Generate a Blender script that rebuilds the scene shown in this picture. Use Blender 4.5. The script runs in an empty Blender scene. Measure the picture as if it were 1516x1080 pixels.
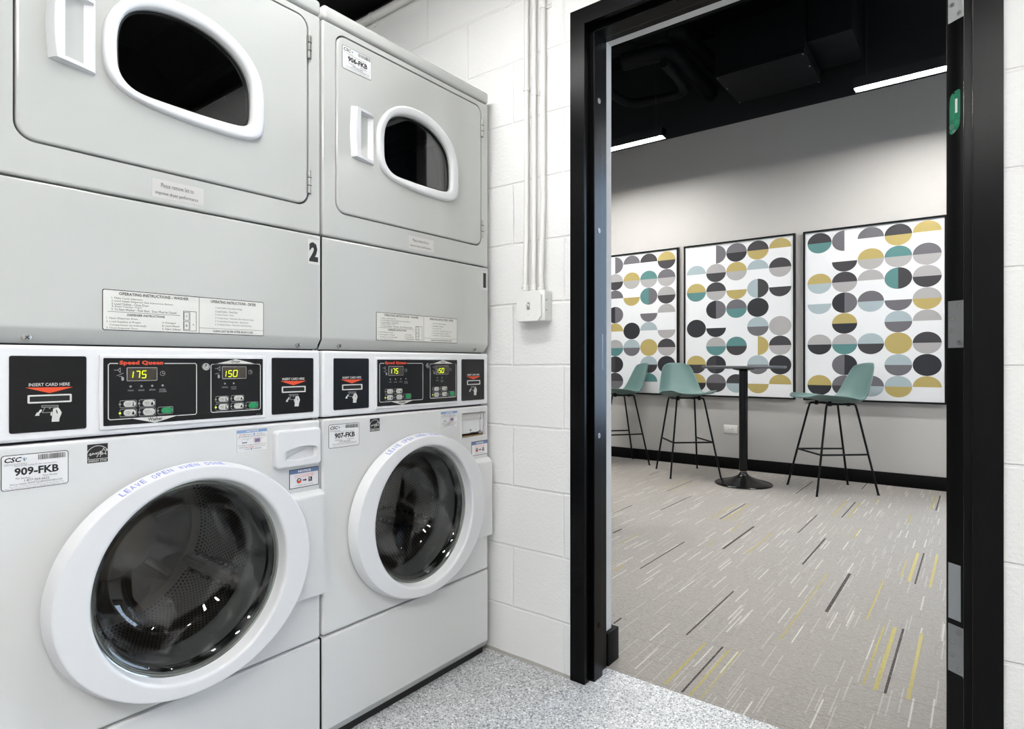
# Laundry room with two stacked washer-dryers, looking through an open doorway into a lounge.
import bpy, bmesh, math, random
from mathutils import Vector, Matrix
from mathutils.geometry import tessellate_polygon

C = bpy.context.scene.collection
PI = math.pi
rnd = random.Random(7)

# ------------------------------------------------------------------ camera calibration (1516 x 1080)
FPX, YAW, CX, CY, CAMZ = 895.0, math.radians(37.7), 758.0, 538.0, 1.04
CA, SA = math.cos(YAW), math.sin(YAW)
FRONT_X = -1.39            # front plane of the machines
WALL_Y = 1.69              # laundry face of the wall with the doorway
FAR_Y = 6.03               # picture wall of the lounge


def _dir(u, v):
    t = (u - CX) / FPX
    return (-SA + t * CA, CA + t * SA, (CY - v) / FPX)


def front_yz(u, v):        # measured point -> (y, z) on the machine front plane
    x, y, z = _dir(u, v)
    s = FRONT_X / x
    return s * y, CAMZ + s * z


def floor_xy(u, v):        # measured point -> (x, y) on the floor
    x, y, z = _dir(u, v)
    s = -CAMZ / z
    return s * x, s * y


# ------------------------------------------------------------------ materials
def lin(h):
    h = h.lstrip('#')
    out = []
    for i in (0, 2, 4):
        c = int(h[i:i + 2], 16) / 255.0
        out.append(c / 12.92 if c <= 0.04045 else ((c + 0.055) / 1.055) ** 2.4)
    return (*out, 1.0)


def new_mat(name):
    m = bpy.data.materials.new(name)
    m.use_nodes = True
    nt = m.node_tree
    return m, nt, nt.nodes['Principled BSDF']


def simple(name, col, rough=0.5, metal=0.0, coat=0.0, bump=0.0, bscale=300.0, spec=None, var=0.0, vscale=6.0, dim=1.0):
    m, nt, b = new_mat(name)
    c = lin(col) if isinstance(col, str) else (*col, 1.0)
    b.inputs['Base Color'].default_value = (c[0] * dim, c[1] * dim, c[2] * dim, 1.0)
    b.inputs['Roughness'].default_value = rough
    b.inputs['Metallic'].default_value = metal
    if coat:
        b.inputs['Coat Weight'].default_value = coat
        b.inputs['Coat Roughness'].default_value = 0.08
    if spec is not None:
        b.inputs['Specular IOR Level'].default_value = spec
    if bump or var:
        tc = nt.nodes.new('ShaderNodeTexCoord')
        n = nt.nodes.new('ShaderNodeTexNoise')
        n.inputs['Scale'].default_value = bscale
        n.inputs['Detail'].default_value = 3
        nt.links.new(tc.outputs['Object'], n.inputs['Vector'])
        if bump:
            bp = nt.nodes.new('ShaderNodeBump')
            bp.inputs['Strength'].default_value = bump
            bp.inputs['Distance'].default_value = 0.001
            nt.links.new(n.outputs['Fac'], bp.inputs['Height'])
            nt.links.new(bp.outputs['Normal'], b.inputs['Normal'])
        if var:
            n2 = nt.nodes.new('ShaderNodeTexNoise')
            n2.inputs['Scale'].default_value = vscale
            n2.inputs['Detail'].default_value = 4
            nt.links.new(tc.outputs['Object'], n2.inputs['Vector'])
            mr = nt.nodes.new('ShaderNodeMapRange')
            mr.inputs['From Min'].default_value = 0.3
            mr.inputs['From Max'].default_value = 0.7
            mr.inputs['To Min'].default_value = max(0.02, rough - var)
            mr.inputs['To Max'].default_value = rough + var
            nt.links.new(n2.outputs['Fac'], mr.inputs['Value'])
            nt.links.new(mr.outputs['Result'], b.inputs['Roughness'])
    return m


def emit(name, col, strength):
    m, nt, b = new_mat(name)
    nt.nodes.remove(b)
    e = nt.nodes.new('ShaderNodeEmission')
    e.inputs['Color'].default_value = lin(col)
    e.inputs['Strength'].default_value = strength
    nt.links.new(e.outputs[0], nt.nodes['Material Output'].inputs[0])
    return m


def glass(name, tint, rough=0.02, f0=0.045, smear=0.0):
    """thin sheet: tinted transparency with a mirror layer that grows towards grazing angles"""
    m, nt, b = new_mat(name)
    nt.nodes.remove(b)
    N = nt.nodes
    tr = N.new('ShaderNodeBsdfTransparent'); tr.inputs[0].default_value = (*tint, 1)
    gl = N.new('ShaderNodeBsdfGlossy'); gl.inputs['Color'].default_value = (1, 1, 1, 1)
    gl.inputs['Roughness'].default_value = rough
    lw = N.new('ShaderNodeLayerWeight'); lw.inputs['Blend'].default_value = 0.5
    pw = N.new('ShaderNodeMath'); pw.operation = 'POWER'; pw.inputs[1].default_value = 4.0
    nt.links.new(lw.outputs['Facing'], pw.inputs[0])
    mr = N.new('ShaderNodeMapRange')
    mr.inputs['To Min'].default_value = f0; mr.inputs['To Max'].default_value = 0.95
    nt.links.new(pw.outputs[0], mr.inputs['Value'])
    mx = N.new('ShaderNodeMixShader')
    nt.links.new(mr.outputs['Result'], mx.inputs[0])
    nt.links.new(tr.outputs[0], mx.inputs[1])
    nt.links.new(gl.outputs[0], mx.inputs[2])
    out = mx
    if smear:
        tc = N.new('ShaderNodeTexCoord')
        mp = N.new('ShaderNodeMapping'); mp.inputs['Scale'].default_value = (9, 5, 5)
        ns = N.new('ShaderNodeTexNoise'); ns.inputs['Scale'].default_value = 1.6
        ns.inputs['Detail'].default_value = 6; ns.inputs['Distortion'].default_value = 1.8
        nt.links.new(tc.outputs['Object'], mp.inputs[0]); nt.links.new(mp.outputs[0], ns.inputs['Vector'])
        m2 = N.new('ShaderNodeMapRange'); m2.inputs['From Min'].default_value = 0.5
        m2.inputs['From Max'].default_value = 0.85; m2.inputs['To Max'].default_value = smear
        nt.links.new(ns.outputs['Fac'], m2.inputs['Value'])
        df = N.new('ShaderNodeBsdfDiffuse'); df.inputs[0].default_value = (0.55, 0.56, 0.57, 1)
        m3 = N.new('ShaderNodeMixShader')
        nt.links.new(m2.outputs['Result'], m3.inputs[0])
        nt.links.new(mx.outputs[0], m3.inputs[1]); nt.links.new(df.outputs[0], m3.inputs[2])
        out = m3
    nt.links.new(out.outputs[0], N['Material Output'].inputs[0])
    return m


def block_mat(name, axis, zsplit=None, col='#f1f1f0'):
    """white painted concrete block; axis 'x': courses run along X, 'y': along Y"""
    m, nt, b = new_mat(name)
    N, L = nt.nodes, nt.links
    tc = N.new('ShaderNodeTexCoord')
    sp = N.new('ShaderNodeSeparateXYZ'); L.new(tc.outputs['Object'], sp.inputs[0])
    cb = N.new('ShaderNodeCombineXYZ')
    ax = N.new('ShaderNodeMath'); ax.operation = 'ADD'; ax.inputs[1].default_value = 1.30 + 0.213 + 0.426 * 10
    L.new(sp.outputs['X' if axis == 'x' else 'Y'], ax.inputs[0])
    az = N.new('ShaderNodeMath'); az.operation = 'ADD'; az.inputs[1].default_value = 0.2133 * 10 - 0.1815
    L.new(sp.outputs['Z'], az.inputs[0])
    L.new(ax.outputs[0], cb.inputs[0]); L.new(az.outputs[0], cb.inputs[1])
    # slightly wobbly joints
    wn = N.new('ShaderNodeTexNoise'); wn.inputs['Scale'].default_value = 14
    L.new(tc.outputs['Object'], wn.inputs['Vector'])
    wv = N.new('ShaderNodeVectorMath'); wv.operation = 'SCALE'; wv.inputs['Scale'].default_value = 0.006
    L.new(wn.outputs['Color'], wv.inputs[0])
    va = N.new('ShaderNodeVectorMath'); va.operation = 'ADD'
    L.new(cb.outputs[0], va.inputs[0]); L.new(wv.outputs[0], va.inputs[1])
    br = N.new('ShaderNodeTexBrick')
    br.offset = 0.5; br.offset_frequency = 2; br.squash = 1.0
    br.inputs['Scale'].default_value = 1.0
    br.inputs['Brick Width'].default_value = 0.426
    br.inputs['Row Height'].default_value = 0.2133
    br.inputs['Mortar Size'].default_value = 0.0055
    br.inputs['Mortar Smooth'].default_value = 0.6
    L.new(va.outputs[0], br.inputs['Vector'])
    # pits of the block face
    n1 = N.new('ShaderNodeTexNoise'); n1.inputs['Scale'].default_value = 150; n1.inputs['Detail'].default_value = 4
    L.new(tc.outputs['Object'], n1.inputs['Vector'])
    n2 = N.new('ShaderNodeTexVoronoi'); n2.inputs['Scale'].default_value = 70
    L.new(tc.outputs['Object'], n2.inputs['Vector'])
    pr = N.new('ShaderNodeMapRange'); pr.inputs['From Min'].default_value = 0.04; pr.inputs['From Max'].default_value = 0.16
    L.new(n2.outputs['Distance'], pr.inputs['Value'])
    n3 = N.new('ShaderNodeTexNoise'); n3.inputs['Scale'].default_value = 9
    L.new(tc.outputs['Object'], n3.inputs['Vector'])
    gate = N.new('ShaderNodeMapRange'); gate.inputs['From Min'].default_value = 0.5; gate.inputs['From Max'].default_value = 0.62
    L.new(n3.outputs['Fac'], gate.inputs['Value'])
    inv = N.new('ShaderNodeMath'); inv.operation = 'SUBTRACT'; inv.inputs[0].default_value = 1.0
    L.new(pr.outputs[0], inv.inputs[1])
    pit = N.new('ShaderNodeMath'); pit.operation = 'MULTIPLY'
    L.new(inv.outputs[0], pit.inputs[0]); L.new(gate.outputs[0], pit.inputs[1])
    h1 = N.new('ShaderNodeMath'); h1.operation = 'MULTIPLY'; h1.inputs[1].default_value = -1.0
    L.new(br.outputs['Fac'], h1.inputs[0])
    h2 = N.new('ShaderNodeMath'); h2.operation = 'MULTIPLY_ADD'; h2.inputs[1].default_value = 0.45
    L.new(n1.outputs['Fac'], h2.inputs[0]); L.new(h1.outputs[0], h2.inputs[2])
    h3 = N.new('ShaderNodeMath'); h3.operation = 'MULTIPLY_ADD'; h3.inputs[1].default_value = -0.5
    L.new(pit.outputs[0], h3.inputs[0]); L.new(h2.outputs[0], h3.inputs[2])
    bp = N.new('ShaderNodeBump'); bp.inputs['Strength'].default_value = 0.7; bp.inputs['Distance'].default_value = 0.004
    L.new(h3.outputs[0], bp.inputs['Height']); L.new(bp.outputs['Normal'], b.inputs['Normal'])
    b.inputs['Roughness'].default_value = 0.5
    # paint: white, black above zsplit, a grimy strip just above the floor
    mixc = N.new('ShaderNodeMix'); mixc.data_type = 'RGBA'
    mixc.inputs[6].default_value = lin(col); mixc.inputs[7].default_value = lin('#9a958b')
    dn = N.new('ShaderNodeMath'); dn.operation = 'MULTIPLY_ADD'; dn.inputs[1].default_value = 0.008; dn.inputs[2].default_value = 0.008
    L.new(n3.outputs['Fac'], dn.inputs[0])
    lt = N.new('ShaderNodeMath'); lt.operation = 'LESS_THAN'
    L.new(sp.outputs['Z'], lt.inputs[0]); L.new(dn.outputs[0], lt.inputs[1])
    sc_ = N.new('ShaderNodeMath'); sc_.operation = 'MULTIPLY'; sc_.inputs[1].default_value = 0.75
    L.new(lt.outputs[0], sc_.inputs[0])
    L.new(sc_.outputs[0], mixc.inputs[0])
    last = mixc.outputs[2]
    if zsplit:
        gt = N.new('ShaderNodeMath'); gt.operation = 'GREATER_THAN'; gt.inputs[1].default_value = zsplit
        L.new(sp.outputs['Z'], gt.inputs[0])
        m2 = N.new('ShaderNodeMix'); m2.data_type = 'RGBA'
        L.new(gt.outputs[0], m2.inputs[0]); L.new(last, m2.inputs[6]); m2.inputs[7].default_value = (0.004, 0.004, 0.004, 1)
        last = m2.outputs[2]
    L.new(last, b.inputs['Base Color'])
    return m


def epoxy_floor():
    m, nt, b = new_mat('speckled_epoxy')
    N, L = nt.nodes, nt.links
    tc = N.new('ShaderNodeTexCoord')
    def spots(scale, lo, hi, seed):
        mp = N.new('ShaderNodeMapping'); mp.inputs['Location'].default_value = (seed, seed * 1.7, 0)
        L.new(tc.outputs['Object'], mp.inputs[0])
        v = N.new('ShaderNodeTexVoronoi'); v.inputs['Scale'].default_value = scale
        L.new(mp.outputs[0], v.inputs['Vector'])
        sp = N.new('ShaderNodeSeparateColor'); L.new(v.outputs['Color'], sp.inputs[0])
        r = N.new('ShaderNodeMapRange'); r.inputs['From Min'].default_value = lo; r.inputs['From Max'].default_value = hi
        L.new(sp.outputs[0], r.inputs['Value'])
        return r.outputs[0]
    def mix(a, bcol, fac):
        x = N.new('ShaderNodeMix'); x.data_type = 'RGBA'
        if isinstance(a, tuple): x.inputs[6].default_value = a
        else: L.new(a, x.inputs[6])
        x.inputs[7].default_value = bcol
        L.new(fac, x.inputs[0]); return x.outputs[2]
    c = mix(lin('#b9babb'), lin('#cfd0d1'), spots(210, 0.45, 0.6, 1.0))
    c = mix(c, lin('#8b8e93'), spots(230, 0.80, 0.84, 3.1))
    c = mix(c, lin('#62666e'), spots(260, 0.90, 0.93, 7.7))
    c = mix(c, lin('#efefee'), spots(190, 0.93, 0.96, 11.3))
    big = N.new('ShaderNodeTexNoise'); big.inputs['Scale'].default_value = 5
    L.new(tc.outputs['Object'], big.inputs['Vector'])
    g = N.new('ShaderNodeMapRange'); g.inputs['From Min'].default_value = 0.55; g.inputs['From Max'].default_value = 0.8
    g.inputs['To Max'].default_value = 0.25
    L.new(big.outputs['Fac'], g.inputs['Value'])
    c = mix(c, lin('#8c8a86'), g.outputs[0])
    L.new(c, b.inputs['Base Color'])
    b.inputs['Roughness'].default_value = 0.42
    nz = N.new('ShaderNodeTexNoise'); nz.inputs['Scale'].default_value = 160
    L.new(tc.outputs['Object'], nz.inputs['Vector'])
    bp = N.new('ShaderNodeBump'); bp.inputs['Strength'].default_value = 0.25; bp.inputs['Distance'].default_value = 0.002
    L.new(nz.outputs['Fac'], bp.inputs['Height']); L.new(bp.outputs[0], b.inputs['Normal'])
    return m


def carpet_mat():
    m, nt, b = new_mat('woven_carpet')
    N, L = nt.nodes, nt.links
    tc = N.new('ShaderNodeTexCoord')
    sp = N.new('ShaderNodeSeparateXYZ'); L.new(tc.outputs['Object'], sp.inputs[0])
    def math_(op, a, bb=None, c=None):
        n = N.new('ShaderNodeMath'); n.operation = op
        for i, q in enumerate((a, bb, c)):
            if q is None: continue
            if isinstance(q, (int, float)): n.inputs[i].default_value = q
            else: L.new(q, n.inputs[i])
        return n.outputs[0]
    X, Y = sp.outputs['X'], sp.outputs['Y']
    def streaks(w, length, thr, frac, duty, seed):
        cx = math_('DIVIDE', math_('ADD', X, 20 + seed), w)
        idx = math_('FLOOR', cx); fx = math_('FRACT', cx)
        wn = N.new('ShaderNodeTexWhiteNoise'); wn.noise_dimensions = '1D'; L.new(idx, wn.inputs['W'])
        cy = math_('ADD', math_('DIVIDE', math_('ADD', Y, 20), length), math_('MULTIPLY', wn.outputs['Value'], 7.3))
        iy = math_('FLOOR', cy); fy = math_('FRACT', cy)
        w2 = N.new('ShaderNodeTexWhiteNoise'); w2.noise_dimensions = '2D'
        cb = N.new('ShaderNodeCombineXYZ'); L.new(idx, cb.inputs[0]); L.new(iy, cb.inputs[1]); L.new(cb.outputs[0], w2.inputs['Vector'])
        on = math_('GREATER_THAN', w2.outputs['Value'], thr)
        return math_('MULTIPLY', math_('MULTIPLY', on, math_('LESS_THAN', fx, frac)), math_('LESS_THAN', fy, duty))
    def mix(a, bcol, fac, k=1.0):
        x = N.new('ShaderNodeMix'); x.data_type = 'RGBA'
        if isinstance(a, tuple): x.inputs[6].default_value = a
        else: L.new(a, x.inputs[6])
        if isinstance(bcol, tuple): x.inputs[7].default_value = bcol
        else: L.new(bcol, x.inputs[7])
        L.new(math_('MULTIPLY', fac, k), x.inputs[0]); return x.outputs[2]
    nz = N.new('ShaderNodeTexNoise'); nz.inputs['Scale'].default_value = 210; nz.inputs['Detail'].default_value = 3
    L.new(tc.outputs['Object'], nz.inputs['Vector'])
    mp = N.new('ShaderNodeMapping'); mp.inputs['Scale'].default_value = (55, 190, 100)
    L.new(tc.outputs['Object'], mp.inputs[0])
    ng = N.new('ShaderNodeTexNoise'); ng.inputs['Scale'].default_value = 1.0; ng.inputs['Detail'].default_value = 4
    L.new(mp.outputs[0], ng.inputs['Vector'])
    gr = N.new('ShaderNodeMapRange'); gr.inputs['From Min'].default_value = 0.3; gr.inputs['From Max'].default_value = 0.7
    L.new(math_('ADD', math_('MULTIPLY', ng.outputs['Fac'], 0.6), math_('MULTIPLY', nz.outputs['Fac'], 0.4)), gr.inputs['Value'])
    c = mix(lin('#655f59'), lin('#a59f98'), gr.outputs[0])
    # rib weave, alternating direction per tile
    rib = math_('ABSOLUTE', math_('SINE', math_('MULTIPLY', Y, 900)))
    rib2 = math_('ABSOLUTE', math_('SINE', math_('MULTIPLY', X, 520)))
    c = mix(c, lin('#6f6861'), math_('MULTIPLY', rib, rib2), 0.35)
    # broad tonal bands per tile
    tx = math_('FLOOR', math_('DIVIDE', math_('ADD', X, 20), 0.25)); ty = math_('FLOOR', math_('DIVIDE', math_('ADD', Y, 20), 0.5))
    cb = N.new('ShaderNodeCombineXYZ'); L.new(tx, cb.inputs[0]); L.new(ty, cb.inputs[1])
    wt = N.new('ShaderNodeTexWhiteNoise'); wt.noise_dimensions = '2D'; L.new(cb.outputs[0], wt.inputs['Vector'])
    c = mix(c, lin('#8d857d'), wt.outputs['Value'], 0.28)
    c = mix(c, lin('#c3beb7'), streaks(0.0095, 0.36, 0.78, 0.42, 0.50, 0.0), 0.30)
    c = mix(c, lin('#d2cec7'), streaks(0.017, 0.34, 0.88, 0.30, 0.55, 3.3), 0.5)
    c = mix(c, lin('#746c65'), streaks(0.017, 0.20, 0.86, 0.30, 0.45, 5.1), 0.3)
    # faint seams across (along X)
    sy = math_('FRACT', math_('DIVIDE', math_('ADD', Y, 20.03), 0.125))
    seam = math_('LESS_THAN', sy, 0.035)
    nb = N.new('ShaderNodeTexNoise'); nb.inputs['Scale'].default_value = 3; L.new(tc.outputs['Object'], nb.inputs['Vector'])
    c = mix(c, lin('#6a635d'), math_('MULTIPLY', seam, nb.outputs['Fac']), 0.8)
    L.new(c, b.inputs['Base Color'])
    b.inputs['Roughness'].default_value = 0.92
    b.inputs['Specular IOR Level'].default_value = 0.25
    b.inputs['Sheen Weight'].default_value = 0.25
    bp = N.new('ShaderNodeBump'); bp.inputs['Strength'].default_value = 0.5; bp.inputs['Distance'].default_value = 0.003
    hh = math_('ADD', nz.outputs['Fac'], math_('MULTIPLY', rib, 0.4))
    L.new(hh, bp.inputs['Height']); L.new(bp.outputs[0], b.inputs['Normal'])
    return m


def perforated(name, base='#a9a49c', hole='#0b0b0b', nu=150, nv=34, rad=0.27):
    """drum steel: rows of round holes laid out in the mesh's own UVs"""
    m, nt, b = new_mat(name)
    N, L = nt.nodes, nt.links
    uv = N.new('ShaderNodeUVMap')
    sp = N.new('ShaderNodeSeparateXYZ'); L.new(uv.outputs[0], sp.inputs[0])
    def math_(op, a, bb=None):
        n = N.new('ShaderNodeMath'); n.operation = op
        for i, q in enumerate((a, bb)):
            if q is None: continue
            if isinstance(q, (int, float)): n.inputs[i].default_value = q
            else: L.new(q, n.inputs[i])
        return n.outputs[0]
    v = math_('MULTIPLY', sp.outputs['Y'], nv)
    row = math_('FLOOR', v)
    u = math_('ADD', math_('MULTIPLY', sp.outputs['X'], nu), math_('MULTIPLY', math_('MODULO', row, 2.0), 0.5))
    du = math_('SUBTRACT', math_('FRACT', u), 0.5); dv = math_('SUBTRACT', math_('FRACT', v), 0.5)
    d = math_('SQRT', math_('ADD', math_('MULTIPLY', du, du), math_('MULTIPLY', dv, dv)))
    h = math_('LESS_THAN', d, rad)
    mx = N.new('ShaderNodeMix'); mx.data_type = 'RGBA'
    mx.inputs[6].default_value = lin(base); mx.inputs[7].default_value = lin(hole)
    L.new(h, mx.inputs[0]); L.new(mx.outputs[2], b.inputs['Base Color'])
    b.inputs['Metallic'].default_value = 0.75
    b.inputs['Roughness'].default_value = 0.38
    return m


def yarn(name, col, base):
    m, nt, b = new_mat(name)
    N, L = nt.nodes, nt.links
    tc = N.new('ShaderNodeTexCoord'); n = N.new('ShaderNodeTexNoise'); n.inputs['Scale'].default_value = 170; n.inputs['Detail'].default_value = 2
    L.new(tc.outputs['Object'], n.inputs['Vector'])
    r = N.new('ShaderNodeMapRange'); r.inputs['From Min'].default_value = 0.50; r.inputs['From Max'].default_value = 0.62
    L.new(n.outputs['Fac'], r.inputs['Value'])
    x = N.new('ShaderNodeMix'); x.data_type = 'RGBA'; x.inputs[6].default_value = lin(col); x.inputs[7].default_value = lin(base)
    L.new(r.outputs[0], x.inputs[0]); L.new(x.outputs[2], b.inputs['Base Color'])
    b.inputs['Roughness'].default_value = 0.95
    return m


class M: pass
M.enamel = simple('white_enamel', '#dbdcdc', rough=0.2, coat=0.3, var=0.04, vscale=3)
M.console = simple('console_enamel', '#ecedef', rough=0.25)
M.cream = simple('dryer_enamel', '#c2c4c1', rough=0.17, coat=0.55, var=0.04, vscale=3)
M.plastic = simple('white_plastic', '#e3e4e6', rough=0.28)
M.cavity = simple('dark_gap', '#1c1c1c', rough=0.8)  # near-black colour stands in for the shade inside gaps and openings
M.black_panel = simple('black_overlay', '#0f0f11', rough=0.3, spec=0.3)
M.black_rubber = simple('black_rubber', '#131414', rough=0.35)
M.grey_rubber = simple('grey_gasket', '#63676a', rough=0.45, bump=0.2, bscale=60)
M.print_white = simple('white_ink', '#d6d6d2', rough=0.5)
M.print_grey = simple('grey_ink', '#9b9b9b', rough=0.5)
M.print_black = simple('black_ink', '#161617', rough=0.5)
M.print_red = simple('orange_red_ink', '#d84a24', rough=0.5)
M.print_logo = simple('logo_red_ink', '#c8452a', rough=0.5)
M.print_blue = simple('blue_ink', '#5b7196', rough=0.5)
M.print_bluepale = simple('pale_blue_ink', '#7f9bc4', rough=0.5)
M.print_pink = simple('red_ink', '#d8524c', rough=0.5)
M.print_green = simple('green_ink', '#3f9c72', rough=0.5)
M.print_purple = simple('purple_ink', '#7c2b78', rough=0.5)
M.label_white = simple('label_paper', '#e9e9ea', rough=0.4)
M.label_cream = simple('label_cream', '#e3e3dd', rough=0.4)
M.label_soft = simple('matt_label', '#cfcecb', rough=0.45)
M.label_clear = simple('label_film', '#c9c7c4', rough=0.35)
M.marker = simple('blue_marker', '#8f96d2', rough=0.6)
M.green_btn = simple('green_button', '#17834f', rough=0.4)
M.pill = simple('grey_button', '#c9c9c4', rough=0.4)
M.lcd = simple('display_window', '#3a332b', rough=0.15)
M.digit = emit('display_digits', '#d9f02c', 1.6)
M.led_on = emit('lit_indicator', '#d6f05a', 1.4)
M.led_off = simple('indicator', '#8e8e8e', rough=0.4)
M.chrome = simple('chrome', '#d5d5d5', rough=0.12, metal=1.0)
M.steel = simple('brushed_steel', '#9b9c9d', rough=0.42, metal=0.85, bump=0.1, bscale=500)
M.screw = simple('zinc_screw', '#a7a8a4', rough=0.3, metal=0.9)
M.drum = perforated('drum_steel')
M.drum_dark = simple('dryer_drum_steel', '#8a8a86', rough=0.45, metal=0.5)
M.baffle = simple('drum_baffle', '#8a857c', rough=0.35, metal=0.7)
M.drum_back = simple('drum_back_steel', '#807a70', rough=0.4, metal=0.7)
M.bowl = glass('porthole_glass', (0.60, 0.60, 0.585), rough=0.015, f0=0.05, smear=0.34)
M.dryer_glass = glass('dryer_glass', (0.62, 0.625, 0.63), rough=0.02, f0=0.10)
M.lens_rim = simple('glass_rim', '#8f938f', rough=0.12, metal=0.6)
M.rust = simple('rust_stain', '#8a6a45', rough=0.8)
M.grime = simple('grime', '#8f8a80', rough=0.8)
M.kick = simple('black_kick', '#0d0d0d', rough=0.6)
M.bevel_grey = simple('grey_strip_gap_shade', '#b9bcbc', rough=0.3)
M.frame_black = simple('black_gloss_paint', '#050506', rough=0.26, spec=0.12)
M.door_black = simple('black_door_paint', '#060607', rough=0.35, spec=0.12)
M.white_paint = simple('white_conduit_paint', '#ebeae7', rough=0.4)
M.box_paint = simple('white_box_paint', '#eeeeec', rough=0.4)
M.hinge = simple('hinge_steel', '#8f9193', rough=0.4, metal=0.6)
M.hinge_pale = simple('scuffed_hinge_steel', '#b9bbbc', rough=0.5, metal=0.4, bump=0.4, bscale=60)
M.patch = simple('brushed_patch_plate', '#a9adb0', rough=0.35, metal=0.6, bump=0.3, bscale=40)
M.fire_green = simple('green_rating_label', '#0d7a5a', rough=0.4)
M.drywall = simple('grey_drywall', '#d0cfcc', rough=0.75, bump=0.05, bscale=250)
M.far_wall = simple('taupe_wall_paint', '#b5b3b0', rough=0.6, bump=0.04, bscale=250)
M.black_flat = simple('black_ceiling_paint', '#060607', rough=0.7, spec=0.1)
M.duct = simple('black_duct_paint', '#0b0b0c', rough=0.6, spec=0.12)
M.pipe_black = simple('black_pipe_paint', '#0c0c0d', rough=0.6, spec=0.12)
M.base_black = simple('black_baseboard', '#070708', rough=0.45, spec=0.12)
M.stool = simple('sage_green_shell', '#607c79', rough=0.42, bump=0.03, bscale=400, dim=0.92)
M.stool_leg = simple('black_steel', '#070708', rough=0.35, spec=0.2)
M.table_top = simple('dark_laminate', '#2c2d30', rough=0.3)
M.table_edge = simple('grey_edge_band', '#55575a', rough=0.4)
M.black_gloss = simple('black_gloss_column', '#050506', rough=0.2, spec=0.3)
M.lamp = emit('laundry_lamp', '#fffefc', 49.0)
M.lamp_aisle = emit('laundry_lamp_aisle', '#fffefc', 45.0)
M.lamp_back = emit('laundry_lamp_back', '#fffefc', 92.0)
M.lamp_far = emit('lounge_lamp', '#fffdfa', 178.0)
M.lamp_body = simple('lamp_housing', '#19191a', rough=0.5)
M.lamp_white = simple('white_lamp_housing', '#e6e6e4', rough=0.4)
M.outlet = simple('outlet_white', '#e9e8e4', rough=0.35)
M.paper = simple('art_paper', '#eceef0', rough=0.55, dim=0.84)
M.frame_edge = simple('black_picture_frame', '#070707', rough=0.35, spec=0.2)
M.pane = glass('window_pane', (0.95, 0.97, 0.98), rough=0.0)
ART = {'K': simple('art_charcoal', '#3c3a3e', 0.6, dim=0.72), 'N': simple('art_navy', '#25272f', 0.6, dim=0.6),
       'G': simple('art_grey', '#716f75', 0.6, dim=0.72), 'L': simple('art_light_grey', '#b9b7b7', 0.6, dim=0.72),
       'T': simple('art_teal', '#5a908f', 0.6, dim=0.72), 'Y': simple('art_mustard', '#c4b06b', 0.6, dim=0.72),
       'B': simple('art_pale_blue', '#b5c6cc', 0.6, dim=0.72)}


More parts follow.
